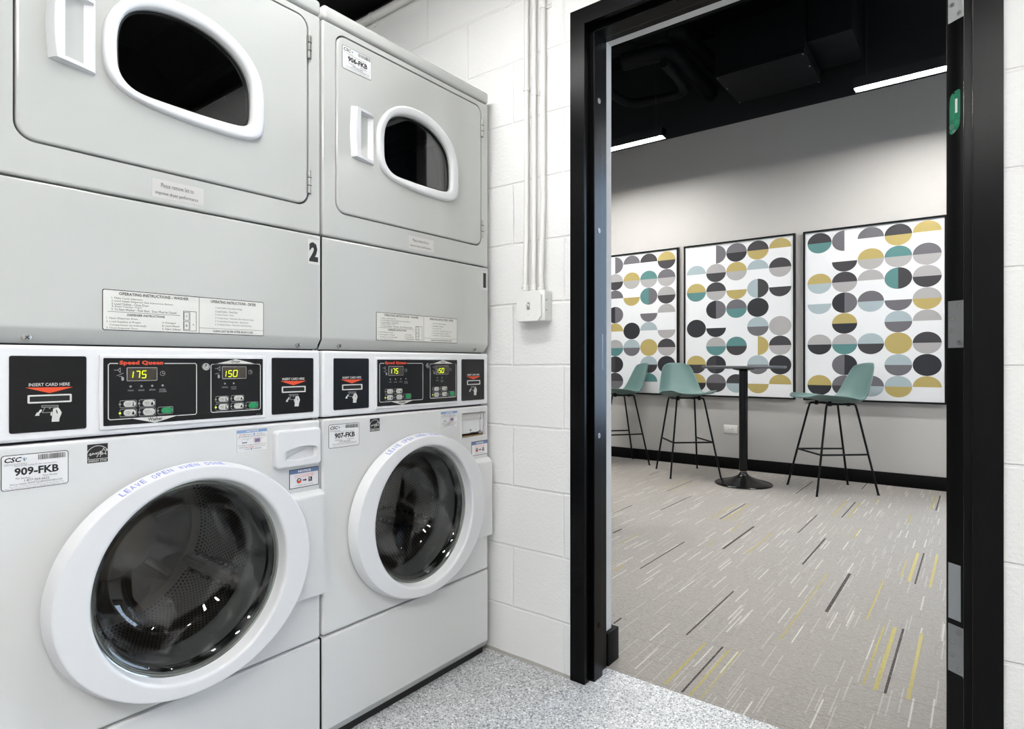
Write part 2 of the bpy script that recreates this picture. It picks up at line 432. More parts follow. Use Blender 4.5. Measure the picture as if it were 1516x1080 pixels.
# ------------------------------------------------------------------ mesh building
class MB:
    """collects faces and links them as ONE mesh object"""
    def __init__(self):
        self.v, self.f, self.m, self.s, self.mats, self.uv = [], [], [], [], [], {}

    def mi(self, mat):
        if mat not in self.mats: self.mats.append(mat)
        return self.mats.index(mat)

    def add(self, verts, faces, mat, smooth=False, uvs=None):
        o = len(self.v); k = self.mi(mat)
        self.v.extend([tuple(p) for p in verts])
        for i, f in enumerate(faces):
            if uvs: self.uv[len(self.f)] = uvs[i]
            self.f.append([o + q for q in f]); self.m.append(k); self.s.append(smooth)
        return self

    def box(self, x0, x1, y0, y1, z0, z1, mat, r=0.0, seg=2):
        bm = bmesh.new()
        bmesh.ops.create_cube(bm, size=1.0)
        for v in bm.verts:
            v.co = Vector(((x0 + x1) / 2 + v.co.x * (x1 - x0), (y0 + y1) / 2 + v.co.y * (y1 - y0), (z0 + z1) / 2 + v.co.z * (z1 - z0)))
        if r: bmesh.ops.bevel(bm, geom=list(bm.edges), offset=r, segments=seg, profile=0.5, affect='EDGES')
        return self.take(bm, mat, bool(r))

    def take(self, bm, mat, smooth=False, mtx=None):
        bm.verts.index_update()
        vs = [(mtx @ v.co if mtx else v.co) for v in bm.verts]
        self.add(vs, [[v.index for v in f.verts] for f in bm.faces], mat, smooth)
        bm.free(); return self

    def loft(self, loops, mat, closed=True, caps=(False, False), smooth=True, wrap=False, flatcaps=True):
        n = len(loops[0]); vs = [p for l in loops for p in l]; fs = []
        k = len(loops)
        for i in range(k if wrap else k - 1):
            a, b = i * n, ((i + 1) % k) * n
            for j in range(n if closed else n - 1):
                j2 = (j + 1) % n
                fs.append([a + j, a + j2, b + j2, b + j])
        o = len(self.v)
        self.add(vs, fs, mat, smooth)
        for end, on in ((0, caps[0]), (k - 1, caps[1])):
            if on:
                idx = [o + end * n + j for j in range(n)]
                if end == 0: idx.reverse()
                self.f.append(idx); self.m.append(self.mi(mat)); self.s.append(not flatcaps)
        return self

    def tube(self, path, r, mat, n=10, caps=True, closed=False):
        P = [Vector(p) for p in path]; loops = []
        up = Vector((0, 0, 1)); k = len(P); prev = None
        for i, p in enumerate(P):
            if closed: d = P[(i + 1) % k] - P[i - 1]
            else: d = (P[min(i + 1, k - 1)] - P[max(i - 1, 0)])
            d.normalize()
            if prev is None:
                a = d.cross(up)
                if a.length < 1e-3: a = d.cross(Vector((1, 0, 0)))
            else:
                a = prev - d * prev.dot(d)
            a.normalize(); prev = a.copy(); b = d.cross(a)
            rr = r[i] if isinstance(r, (list, tuple)) else r
            loops.append([p + a * (rr * math.cos(t)) + b * (rr * math.sin(t)) for t in [2 * PI * q / n for q in range(n)]])
        return self.loft(loops, mat, caps=(caps and not closed, caps and not closed), wrap=closed)

    def lathe(self, prof, mat, n=48, axis='z', at=(0, 0, 0), caps=(False, False), arc=None, uv=False):
        """prof: (radius, height) pairs"""
        loops = []
        for r, h in prof:
            l = []
            for q in range(n):
                t = 2 * PI * q / n
                c, s = r * math.cos(t), r * math.sin(t)
                if axis == 'z': p = (at[0] + c, at[1] + s, at[2] + h)
                else: p = (at[0] + h, at[1] + c, at[2] + s)
                l.append(p)
            loops.append(l)
        f0 = len(self.f)
        self.loft(loops, mat, caps=caps)
        if uv:
            tot = sum(math.dist(prof[i], prof[i + 1]) for i in range(len(prof) - 1)); acc = [0]
            for i in range(len(prof) - 1): acc.append(acc[-1] + math.dist(prof[i], prof[i + 1]) / tot)
            for i in range(len(prof) - 1):
                for j in range(n):
                    self.uv[f0 + i * n + j] = [(j / n, acc[i]), ((j + 1) / n, acc[i]), ((j + 1) / n, acc[i + 1]), (j / n, acc[i + 1])]
        return self

    def oval(self, prof, mat, n=96, at=(0, 0, 0)):
        """rings of (half width, half height, x) about an x axis"""
        return self.loft([[(at[0] + x, at[1] + ry * math.cos(2 * PI * q / n), at[2] + rz * math.sin(2 * PI * q / n)) for q in range(n)] for ry, rz, x in prof], mat)

    def sphere(self, c, r, mat, sx=1, sy=1, sz=1, u=16, w=10):
        bm = bmesh.new(); bmesh.ops.create_uvsphere(bm, u_segments=u, v_segments=w, radius=r)
        return self.take(bm, mat, True, Matrix.Translation(c) @ Matrix.Diagonal((sx, sy, sz, 1)))

    def build(self, name, parent=None, loc=None, rotz=0.0, sharp=38):
        me = bpy.data.meshes.new(name)
        me.from_pydata(self.v, [], self.f)
        for m in self.mats: me.materials.append(m)
        me.polygons.foreach_set('material_index', self.m)
        me.polygons.foreach_set('use_smooth', self.s)
        if self.uv:
            ul = me.uv_layers.new(name='UVMap')
            for fi, us in self.uv.items():
                for li, uvc in zip(me.polygons[fi].loop_indices, us): ul.data[li].uv = uvc
        me.update()
        if any(self.s): me.set_sharp_from_angle(angle=math.radians(sharp))
        o = bpy.data.objects.new(name, me); C.objects.link(o)
        if loc: o.location = loc
        o.rotation_euler = (0, 0, rotz)
        if parent: o.parent = parent
        return o


def rrect(y0, y1, z0, z1, r, n=6):
    out = []
    for cy, cz, a0 in ((y1 - r, z0 + r, -PI / 2), (y1 - r, z1 - r, 0), (y0 + r, z1 - r, PI / 2), (y0 + r, z0 + r, PI)):
        for k in range(n + 1):
            a = a0 + PI / 2 * k / n
            out.append((cy + r * math.cos(a), cz + r * math.sin(a)))
    return out


def circle(cy, cz, r, n=64):
    return [(cy + r * math.cos(2 * PI * k / n), cz + r * math.sin(2 * PI * k / n)) for k in range(n)]


def offset_loop(loop, d):      # CCW loop, d > 0 moves inward
    n = len(loop); out = []
    for i in range(n):
        p0, p, p1 = loop[i - 1], loop[i], loop[(i + 1) % n]
        e0 = Vector((p[0] - p0[0], p[1] - p0[1])); e1 = Vector((p1[0] - p[0], p1[1] - p[1]))
        if e0.length < 1e-9: e0 = e1
        if e1.length < 1e-9: e1 = e0
        e0.normalize(); e1.normalize()
        n0, n1 = Vector((-e0.y, e0.x)), Vector((-e1.y, e1.x))
        b = n0 + n1
        if b.length < 1e-6: b = n0
        b.normalize(); k = d / max(0.35, b.dot(n0))
        out.append((p[0] + b.x * k, p[1] + b.y * k))
    return out


def chaikin(pts, it=2):
    for _ in range(it):
        o = []
        for i in range(len(pts)):
            a, b = pts[i], pts[(i + 1) % len(pts)]
            o += [(a[0] * .75 + b[0] * .25, a[1] * .75 + b[1] * .25), (a[0] * .25 + b[0] * .75, a[1] * .25 + b[1] * .75)]
        pts = o
    return pts


def ccw(l):
    a = sum(l[i - 1][0] * l[i][1] - l[i][0] * l[i - 1][1] for i in range(len(l)))
    return l if a > 0 else l[::-1]


def resample(loop, n, start_dir=None):
    """n points spread evenly along a closed loop, starting on the ray from its centre along +first axis"""
    cy = sum(p[0] for p in loop) / len(loop); cz = sum(p[1] for p in loop) / len(loop)
    k = min(range(len(loop)), key=lambda i: abs(math.atan2(loop[i][1] - cz, loop[i][0] - cy)))
    loop = loop[k:] + loop[:k]
    seg = [math.dist(loop[i], loop[(i + 1) % len(loop)]) for i in range(len(loop))]
    tot = sum(seg); out = []; i = 0; acc = 0.0
    for q in range(n):
        t = tot * q / n
        while acc + seg[i] < t: acc += seg[i]; i += 1
        f = (t - acc) / seg[i] if seg[i] else 0
        a, b = loop[i], loop[(i + 1) % len(loop)]
        out.append((a[0] + (b[0] - a[0]) * f, a[1] + (b[1] - a[1]) * f))
    return out


def plate(mb, outer, holes, x0, x1, mat, bev=0.003, seg=3, mat_side=None):
    """slab between x0 and x1 in the (y, z) plane, rounded front rim, with through holes"""
    ms = mat_side or mat
    outer = ccw(outer); loops = [[(x0, y, z) for y, z in outer]]
    for k in range(seg + 1):
        a = PI / 2 * k / seg
        l = offset_loop(outer, bev * (1 - math.cos(a))) if bev else outer
        loops.append([(x1 - bev + bev * math.sin(a), y, z) for y, z in l])
        if not bev: break
    mb.loft(loops, ms)
    face = [[(y, z) for _, y, z in loops[-1]]] + [ccw(h)[::-1] for h in holes]
    polys = [[Vector((a, b, 0)) for a, b in l] for l in face]
    flat = [p for l in face for p in l]
    tris = tessellate_polygon(polys)
    fs = []
    for t in tris:
        a, b, c = (flat[i] for i in t)
        ar = (b[0] - a[0]) * (c[1] - a[1]) - (c[0] - a[0]) * (b[1] - a[1])
        if abs(ar) < 1e-12: continue
        fs.append(list(t) if ar > 0 else [t[0], t[2], t[1]])
    if holes: mb.add([(x1, y, z) for y, z in flat], fs, mat)
    else: mb.add([(x1, y, z) for y, z in face[0]], [list(range(len(face[0])))], mat)
    for h in holes:
        h = ccw(h)[::-1]
        mb.loft([[(x1, y, z) for y, z in h][::-1], [(x0, y, z) for y, z in h][::-1]][::-1], ms)
    return mb


# ------------------------------------------------------------------ flat print: text, lines, icons
_tc = {}


def text_shape(s, bold=0.0, res=2, spacing=1.0):
    key = (s, bold, res, spacing)
    if key not in _tc:
        cu = bpy.data.curves.new('lettering', 'FONT')
        cu.body = s; cu.size = 1.0; cu.offset = bold; cu.resolution_u = res; cu.space_character = spacing
        cu.fill_mode = 'FRONT'
        ob = bpy.data.objects.new('lettering', cu)
        me = bpy.data.meshes.new_from_object(ob)
        vs = [(v.co.x, v.co.y) for v in me.vertices]; fs = [list(p.vertices) for p in me.polygons]
        bpy.data.objects.remove(ob); bpy.data.curves.remove(cu); bpy.data.meshes.remove(me)
        _tc[key] = (vs, fs)
    return _tc[key]


class Decal(MB):
    """2D print mapped onto a surface by fn(a, b, lift)"""
    def __init__(self, fn, step=0.0003):
        super().__init__(); self.fn = fn; self.step = step

    def poly(self, pts, mat, layer=1):
        pts = ccw(list(pts))
        tris = tessellate_polygon([[Vector((a, b, 0)) for a, b in pts]])
        fs = []
        for t in tris:
            a, b, c = (pts[i] for i in t)
            ar = (b[0] - a[0]) * (c[1] - a[1]) - (c[0] - a[0]) * (b[1] - a[1])
            fs.append(list(t) if ar > 0 else [t[0], t[2], t[1]])
        self.add([self.fn(a, b, layer * self.step) for a, b in pts], fs, mat); return self

    def rect(self, a0, a1, b0, b1, mat, layer=1, r=0.0):
        a0, a1 = sorted((a0, a1)); b0, b1 = sorted((b0, b1))
        return self.poly(rrect(a0, a1, b0, b1, r, 4) if r else [(a0, b0), (a1, b0), (a1, b1), (a0, b1)], mat, layer)

    def sheet(self, a0, a1, b0, b1, mat, r=0.0, layer=1):
        """a label with its own small thickness"""
        lp = ccw(rrect(a0, a1, b0, b1, r, 4) if r else [(a0, b0), (a1, b0), (a1, b1), (a0, b1)])
        self.loft([[self.fn(a, b, 0) for a, b in lp], [self.fn(a, b, layer * self.step) for a, b in lp]], mat, smooth=False)
        return self.poly(lp, mat, layer)

    def band(self, outer, inner, mat, layer=1):
        n = len(outer)
        vs = [self.fn(a, b, layer * self.step) for a, b in outer] + [self.fn(a, b, layer * self.step) for a, b in inner]
        self.add(vs, [[i, (i + 1) % n, n + (i + 1) % n, n + i] for i in range(n)], mat); return self

    def frame(self, a0, a1, b0, b1, w, mat, r=0.001, layer=2):
        o = rrect(a0, a1, b0, b1, max(r, 1e-5), 4)
        return self.band(o, rrect(a0 + w, a1 - w, b0 + w, b1 - w, max(r - w, 1e-5), 4), mat, layer)

    def disc(self, a, b, r, mat, layer=2, n=20, a0=0.0, a1=2 * PI):
        full = abs(a1 - a0 - 2 * PI) < 1e-6
        pts = [(a + r * math.cos(a0 + (a1 - a0) * k / n), b + r * math.sin(a0 + (a1 - a0) * k / n)) for k in range(n if full else n + 1)]
        self.add([self.fn(x, y, layer * self.step) for x, y in pts], [list(range(len(pts)))], mat); return self

    def ring(self, a, b, r, w, mat, layer=2, n=24):
        return self.band(circle(a, b, r, n), circle(a, b, r - w, n), mat, layer)

    def line(self, pts, w, mat, layer=2):
        for (a0, b0), (a1, b1) in zip(pts, pts[1:]):
            d = Vector((a1 - a0, b1 - b0))
            if d.length < 1e-9: continue
            d.normalize(); nx, ny = -d.y * w / 2, d.x * w / 2; ex, ey = d.x * w * .35, d.y * w * .35
            self.poly([(a0 - ex + nx, b0 - ey + ny), (a0 - ex - nx, b0 - ey - ny), (a1 + ex - nx, b1 + ey - ny), (a1 + ex + nx, b1 + ey + ny)], mat, layer)
        return self

    def text(self, s, a0, a1, b0, b1, mat, layer=2, bold=0.0, shear=0.0, keep=False, align='l', spacing=1.0, res=2):
        """fit a line of text into the box; keep=True keeps its proportions (height rules)"""
        vs, fs = text_shape(s, bold, res, spacing)
        x0 = min(p[0] for p in vs); x1 = max(p[0] for p in vs)
        y0, y1 = min(p[1] for p in vs), max(p[1] for p in vs)
        sy = (b1 - b0) / (y1 - y0); sx = (a1 - a0) / (x1 - x0)
        if keep:
            sx = min(sx, sy); w = (x1 - x0) * sx
            if align == 'c': a0 = (a0 + a1 - w) / 2
        out = [(a0 + (x - x0) * sx + shear * (y - y0) * sy, b0 + (y - y0) * sy) for x, y in vs]
        self.add([self.fn(a, b, layer * self.step) for a, b in out], fs, mat); return self


def empty(name, loc, label=None, cat=None, group=None, rotz=0.0):
    o = bpy.data.objects.new(name, None); o.empty_display_size = 0.1
    C.objects.link(o); o.location = loc; o.rotation_euler = (0, 0, rotz)
    if label: tag(o, label, cat, group)
    return o


def tag(o, label, cat, group=None):
    o['label'] = label; o['category'] = cat
    if group: o['group'] = group
    return o


def struct(o, label=None):
    o['kind'] = 'structure'
    if label: o['label'] = label
    return o

# ------------------------------------------------------------------ stacked washer-dryer
W = 0.686
PITCH = 0.695
Y0 = (0.277, 0.972)        # near edges of the two machines along the row


def mfn(x=0.0):
    return lambda a, b, lift: (x + lift, a - 0.343, b)


def z5(px, py):
    y, z = front_yz(500 + px * 0.15742, 140 + py * 0.15742); return (y - Y0[1], z)


def z2(px, py):
    y, z = front_yz(140 + px / 9.0, 515 + py / 9.0); return (y - Y0[0], z)


def z3(px, py):
    y, z = front_yz(280 + px / 7.58, 515 + py / 7.58); return (y - Y0[0], z)


def z1(px, py):
    y, z = front_yz(px / 6.0, 510 + py / 6.0); return (y - Y0[0], z)


def bx(f, x0, y0, x1, y1):
    mx, my = (x0 + x1) / 2, (y0 + y1) / 2
    return f(x0, my)[0], f(x1, my)[0], f(mx, y1)[1], f(mx, y0)[1]


BEZEL = chaikin(ccw([z5(*p) for p in [(355, 400), (365, 300), (410, 205), (480, 135), (560, 110), (660, 118), (800, 180), (920, 275), (1020, 400),
                                     (1080, 520), (1112, 640), (1118, 780), (1118, 940), (1100, 985), (1060, 1012), (1000, 1008), (900, 980), (700, 908), (540, 832), (440, 760), (385, 680), (358, 560)]]), 2)
DGLASS = chaikin(ccw([z5(*p) for p in [(425, 400), (440, 300), (485, 228), (560, 203), (650, 210), (760, 250), (880, 335), (970, 440), (1028, 550), (1052, 660), (1054, 800), (1052, 885),
                                      (1035, 915), (990, 915), (820, 868), (650, 810), (530, 768), (470, 715), (430, 630), (425, 520)]]), 2)
RC, RZ = 0.343, 0.574      # porthole centre


def seg7(d, a0, a1, b0, b1, ch, mat, layer=3):
    w = (a1 - a0); h = (b1 - b0); t = h * 0.13; sl = h * 0.12
    on = {'1': 'bc', '7': 'abc', '5': 'acdfg', '0': 'abcdef'}[ch]
    def q(p): return (p[0] + sl * (p[1] - b0) / h, p[1])
    P = {'a': [(a0, b1), (a1, b1)], 'b': [(a1, b1), (a1, b0 + h / 2)], 'c': [(a1, b0 + h / 2), (a1, b0)], 'd': [(a0, b0), (a1, b0)],
         'e': [(a0, b0), (a0, b0 + h / 2)], 'f': [(a0, b0 + h / 2), (a0, b1)], 'g': [(a0, b0 + h / 2), (a1, b0 + h / 2)]}
    for s in on:
        p, r = (q(x) for x in P[s])
        g = 0.12
        p, r = (p[0] + (r[0] - p[0]) * g, p[1] + (r[1] - p[1]) * g), (r[0] - (r[0] - p[0]) * g, r[1] - (r[1] - p[1]) * g)
        d.line([p, r], t, mat, layer)


def hand_icon(d, f, mat):
    d.poly([f(*p) for p in [(455, 688), (462, 610), (470, 570), (515, 562), (530, 580), (545, 607), (526, 655), (522, 686)]], mat, 2)
    d.poly([f(*p) for p in [(445, 632), (447, 602), (460, 598), (458, 636)]], mat, 2)
    d.poly([f(*p) for p in [(307, 636), (326, 603), (334, 608), (352, 582), (368, 578), (367, 596), (345, 618), (348, 634)]], mat, 2)
    d.line([f(*p) for p in [(368, 546), (512, 543), (512, 557), (368, 560), (368, 546)]], 0.0011, M.print_grey, 2)
    d.line([f(*p) for p in [(395, 562), (376, 600), (372, 608), (450, 606)]], 0.0011, M.print_grey, 2)
    d.poly([f(*p) for p in [(430, 573), (438, 560), (447, 573)]], M.print_grey, 2)
    d.line([f(*p) for p in [(497, 585), (505, 612)]], 0.0016, M.black_panel, 3)


def card_reader(parent, dy, wid, labelled):
    y0 = 0.032 + dy; y1 = y0 + wid
    mb = Decal(mfn(0.0016))
    plate(mb, [(y - 0.343, z) for y, z in rrect(y0, y1, 0.9115, 1.0535, 0.004)], [], -0.004, 0.0016, M.black_panel, 0.0008, 2)
    k = wid / 0.12
    def f(px, py):
        a, b = z1(px, py); return (y0 + (a - 0.032) * k, b)
    mb.text('INSERT CARD HERE', *bx(f, 253, 343, 617, 371), M.print_white, 1, bold=0.012)
    mb.poly([f(220, 386), f(437, 434), f(648, 379)], M.print_red, 1)
    hand_icon(mb, f, M.print_white)
    mb.text('M1114366', *bx(f, 690, 744, 750, 756), M.print_grey, 1)
    o = mb.build('card_reader_panel', parent)
    s = Decal(mfn(0.0018))
    a0, a1, b0, b1 = bx(f, 241, 446, 631, 520)
    lo, li = rrect(a0, a1, b0, b1, 0.002, 4), rrect(a0 + 0.0028, a1 - 0.0028, b0 + 0.0028, b1 - 0.0028, 0.001, 4)
    s.loft([[(0.0018, y - 0.343, z) for y, z in lo], [(0.004, y - 0.343, z) for y, z in lo], [(0.004, y - 0.343, z) for y, z in li], [(0.002, y - 0.343, z) for y, z in li]], M.print_white, smooth=False)
    s.poly(li, M.cavity, 1)
    s.build('card_slot', o)
    return o


def control_panel(parent):
    mb = Decal(mfn(0.0045))
    plate(mb, [(y - 0.343, z) for y, z in rrect(0.173, 0.528, 0.9055, 1.0575, 0.004)], [], -0.003, 0.004, M.console, 0.002, 3)
    mb.rect(0.1795, 0.5195, 0.9135, 1.0505, M.black_panel, 1, r=0.002)
    LW = 0.0017
    # washer side
    a0, a1, b0, b1 = bx(z2, 163, 213, 1345, 920)
    b1 = z2(240, 211)[1]; b0 = z2(250, 958)[1]; a0 = z2(170, 600)[0]; a1 = z2(1345, 550)[0]
    mb.line([(z2(295, 0)[0], b1), (a0 + .003, b1), (a0, b1 - .003), (a0, b0 + .003), (a0 + .003, b0), (z2(470, 0)[0], b0)], LW, M.print_white)
    mb.line([(z2(922, 0)[0], b1), (a1 - .003, b1), (a1, b1 - .003), (a1, b0 + .003), (a1 - .003, b0), (z2(1095, 0)[0], b0)], LW, M.print_white)
    mb.text('Speed Queen', *bx(z2, 318, 172, 902, 242), M.print_logo, 2, bold=0.055, spacing=1.08)
    c0, c1, ct = z2(455, 0)[0], z2(1110, 0)[0], z2(800, 997)[1]
    mb.poly([(c0, b0 + .0008), ((c0 + c1) / 2, ct), (c1, b0 + .0008)], M.print_white, 2)
    mb.text('Washer', *bx(z2, 698, 922, 890, 968), M.print_black, 3, bold=0.02)
    mb.ring(*z2(893, 343), 0.0052, 0.0008, M.print_grey)
    mb.line([z2(893, 325), z2(893, 345), z2(915, 343)], 0.001, M.print_grey)
    for f, pts in ((z2, ((250, 300), (295, 300), (330, 270), (330, 335), (300, 300))), (z2, ((285, 375), (370, 340))), (z2, ((315, 385), (345, 382))),
                   (z3, ((278, 235), (305, 235), (335, 212), (335, 262), (308, 238))), (z3, ((280, 295), (325, 285)))):
        mb.line([f(*p) for p in pts], 0.0009, M.print_grey)
    mb.poly([z2(345, 385), z2(375, 395), z2(380, 425), z2(365, 442), z2(345, 435)], M.print_grey, 2)
    mb.poly([z3(310, 300), z3(330, 305), z3(334, 330), z3(322, 347), z3(308, 335)], M.print_grey, 2)
    for (x, y), s in (((467, 517), 'WASH'), ((612, 513), 'RINSE'), ((755, 508), 'SPIN'), ((893, 503), 'DOOR')):
        mb.disc(*z2(x, y), 0.0023, M.led_off, 2)
        mb.text(s, *bx(z2, x - 40, y + 43, x + 40, y + 64), M.print_grey, 2)
    mb.text('LOCKED', *bx(z2, 845, 572, 945, 593), M.print_grey, 2)
    # dryer side
    a0, a1, b1, b0 = z3(233, 0)[0], z3(787, 0)[0], z3(500, 186)[1], z3(500, 710)[1]
    mb.line([(a0 + .003, b1), (a0, b1 - .003), (a0, b0 + .003), (a0 + .003, b0), (a1 - .003, b0), (a1, b0 + .003), (a1, b1 - .003), (a1 - .003, b1), (a0 + .003, b1)], LW, M.print_white)
    mb.poly([(a0 + .005, b1 - .0008), (a1 - .005, b1 - .0008), (z3(510, 0)[0], z3(510, 128)[1])], M.print_white, 2)
    mb.text('Dryer', *bx(z3, 465, 143, 560, 180), M.print_black, 3, bold=0.02)
    mb.ring(*z3(672, 275), 0.0052, 0.0008, M.print_grey)
    mb.line([z3(672, 262), z3(672, 276), z3(688, 275)], 0.001, M.print_grey)
    for (x, y), s in (((390, 403), 'DRYING'), ((488, 400), 'COOL')):
        mb.disc(*z3(x, y), 0.0022, M.led_off, 2)
        mb.text(s, *bx(z3, x - 32, y + 33, x + 32, y + 50), M.print_grey, 2)
    mb.text('DOWN', *bx(z3, 462, 455, 514, 470), M.print_grey, 2)
    mb.text('M414322', *bx(z3, 742, 740, 792, 752), M.print_grey, 2)
    # button outlines and their indicators
    keys = []
    for f, x0, y0, x1, y1, t1, t2, kind in ((z2, 322, 700, 547, 800, 'NORMAL', 'HOT', 't'), (z2, 322, 815, 547, 920, 'NORMAL', 'WARM', 'd'), (z2, 578, 688, 797, 790, 'PERM', 'PRESS', 'd'),
                                            (z2, 582, 800, 800, 908, 'DELICATE', 'COLD', 'o'), (z2, 828, 785, 1033, 883, '', '', 's'),
                                            (z3, 285, 543, 430, 613, 'HIGH', 'TEMP', 't'), (z3, 285, 627, 430, 706, 'MED', 'TEMP', 't'), (z3, 458, 533, 602, 602, 'LOW', 'TEMP', 'd'),
                                            (z3, 458, 617, 602, 690, 'DELICATES', '', 'd'), (z3, 623, 607, 762, 686, '', '', 's')):
        a0, a1, b0, b1 = bx(f, x0, y0, x1, y1)
        mb.frame(a0, a1, b0, b1, 0.0009, M.print_grey, 0.003, 2)
        lit = kind != 's' and (y0 in (815, 627))
        mb.disc(a0 + 0.0002, (b0 + b1) / 2, 0.0032, M.black_panel, 3)
        mb.disc(a0 + 0.0002, (b0 + b1) / 2, 0.0022, M.led_on if lit else M.led_off, 4)
        keys.append((a0 + 0.007, a1 - 0.0016, b0 + 0.0016, b1 - 0.0016, t1, t2, kind))
    o = mb.build('control_panel', parent)
    for a0, a1, b0, b1, t1, t2, kind in keys:
        d = Decal(mfn(0.0068))
        lp = rrect(a0, a1, b0, b1, (b1 - b0) * 0.46, 6)
        mt = M.green_btn if kind == 's' else M.pill
        plate(d, [(y - 0.343, z) for y, z in lp], [], 0.0045, 0.0068, mt, 0.001, 2)
        h = b1 - b0; w = a1 - a0
        if kind == 's':
            d.text('START', a0 + w * .3, a0 + w * .72, b0 + h * .64, b0 + h * .82, M.print_green, 1)
            d.line([(a0 + w * .38, b0 + h * .3), (a0 + w * .5, b0 + h * .5), (a0 + w * .62, b0 + h * .3), (a0 + w * .5, b0 + h * .14), (a0 + w * .38, b0 + h * .3)], 0.0006, M.print_green, 1)
        else:
            d.text(t1, a0 + w * .10, a0 + w * .56, b0 + h * .55, b0 + h * .74, M.print_black, 1)
            if t2: d.text(t2, a0 + w * .16, a0 + w * .52, b0 + h * .26, b0 + h * .45, M.print_black, 1)
            if kind == 't':
                d.disc(a0 + w * .76, b0 + h * .27, h * .14, M.print_black, 1); d.line([(a0 + w * .76, b0 + h * .3), (a0 + w * .76, b0 + h * .8)], h * .13, M.print_black, 1)
            elif kind == 'd':
                d.disc(a0 + w * .76, b0 + h * .36, h * .2, M.print_black, 1); d.poly([(a0 + w * .76 - h * .16, b0 + h * .44), (a0 + w * .76, b0 + h * .8), (a0 + w * .76 + h * .16, b0 + h * .44)], M.print_black, 1)
            else:
                d.ring(a0 + w * .76, b0 + h * .45, h * .24, h * .06, M.print_grey, 1)
        b = d.build('start_button' if kind == 's' else 'button', o)
        b['label'] = 'green start button' if kind == 's' else 'grey selector button'
    for f, x0, y0, x1, y1, digs in ((z2, 415, 263, 822, 443, (('1', 462, 492, 402, 318), ('7', 533, 580, 402, 314), ('5', 612, 664, 402, 310))),
                                    (z3, 357, 211, 629, 349, (('1', 372, 396, 325, 262), ('5', 424, 458, 325, 258), ('0', 478, 520, 323, 255)))):
        a0, a1, b0, b1 = bx(f, x0, y0, x1, y1)
        d = Decal(mfn(0.0049))
        d.sheet(a0, a1, b0, b1, M.print_grey, 0.002, 1)
        d.rect(a0 + .0013, a1 - .0013, b0 + .0013, b1 - .0013, M.lcd, 2, r=0.001)
        for ch, p0, p1, q1, q0 in digs:
            c0, c1, e0, e1 = bx(f, p0, q0, p1, q1)
            if ch == '1': c0 = c1 - 0.001
            seg7(d, c0, c1, e0, e1, ch, M.digit, 4)
        d.build('display', o)
    k = MB(); ky, kz = z3(160, 215)
    k.lathe([(0.0088, 0.004), (0.0088, 0.012), (0.0078, 0.0135), (0.006, 0.0135), (0.0055, 0.0122), (0.0035, 0.0122), (0.003, 0.0135), (0.0001, 0.0135)], M.chrome, 28, 'x', (0, ky - 0.343, kz))
    k.box(0.0132, 0.0139, ky - 0.3436, ky - 0.3424, kz + 0.0005, kz + 0.006, M.cavity)
    k.build('key_lock', o)['label'] = 'round chrome key lock'
    return o


def id_sticker(parent, a0, b0, num, x=0.0):
    w, h = 0.102, 0.0645
    d = Decal(mfn(x))
    d.sheet(a0, a0 + w, b0, b0 + h, M.print_black, 0.005)
    d.rect(a0 + .0012, a0 + w - .0012, b0 + .0012, b0 + h - .0012, M.label_white, 2, r=0.004)
    T = lambda s, u0, u1, v0, v1, mt=M.print_black, **k: d.text(s, a0 + u0 * w, a0 + u1 * w, b0 + (1 - v1) * h, b0 + (1 - v0) * h, mt, 3, **k)
    T('CSC', .036, .275, .07, .21, bold=0.03, shear=0.25)
    gx, gz = a0 + .335 * w, b0 + .86 * h
    d.poly([(gx - .003, gz + .001), (gx, gz + .0035), (gx + .0005, gz), (gx - .001, gz - .002)], M.print_bluepale, 3)
    d.poly([(gx + .0006, gz), (gx + .0004, gz - .0045), (gx - .0025, gz - .001)], M.print_blue, 3)
    d.poly([(gx + .0008, gz), (gx + .0036, gz + .003), (gx + .002, gz - .002)], M.print_green, 3)
    T('SERVICEWORKS', .04, .37, .245, .30, M.print_grey)
    bc = random.Random(num); u = .535
    while u < .955:
        q = bc.choice((.004, .007, .011))
        d.rect(a0 + u * w, a0 + (u + q) * w, b0 + .80 * h, b0 + .95 * h, M.print_black, 3); u += q + bc.choice((.004, .007, .009))
    T('Please use this machine ID when reporting service', .19, .82, .30, .345)
    T(num, .187, .845, .375, .605, bold=0.035)
    T('For Service:', .21, .415, .65, .70); T('Parts Service:', .605, .825, .64, .69)
    T('1-877-264-6622', .33, .70, .715, .785)
    T('Visit our website: WWW.CSCSERVICEWORKS.COM', .12, .90, .81, .86)
    T('This machine is owned by CSC ServiceWorks and operated by terms of use', .11, .92, .885, .915)
    T('lease. Any attempt to tamper with or damage this machine is a crime', .05, .96, .935, .965)
    return d.build('id_sticker', parent)


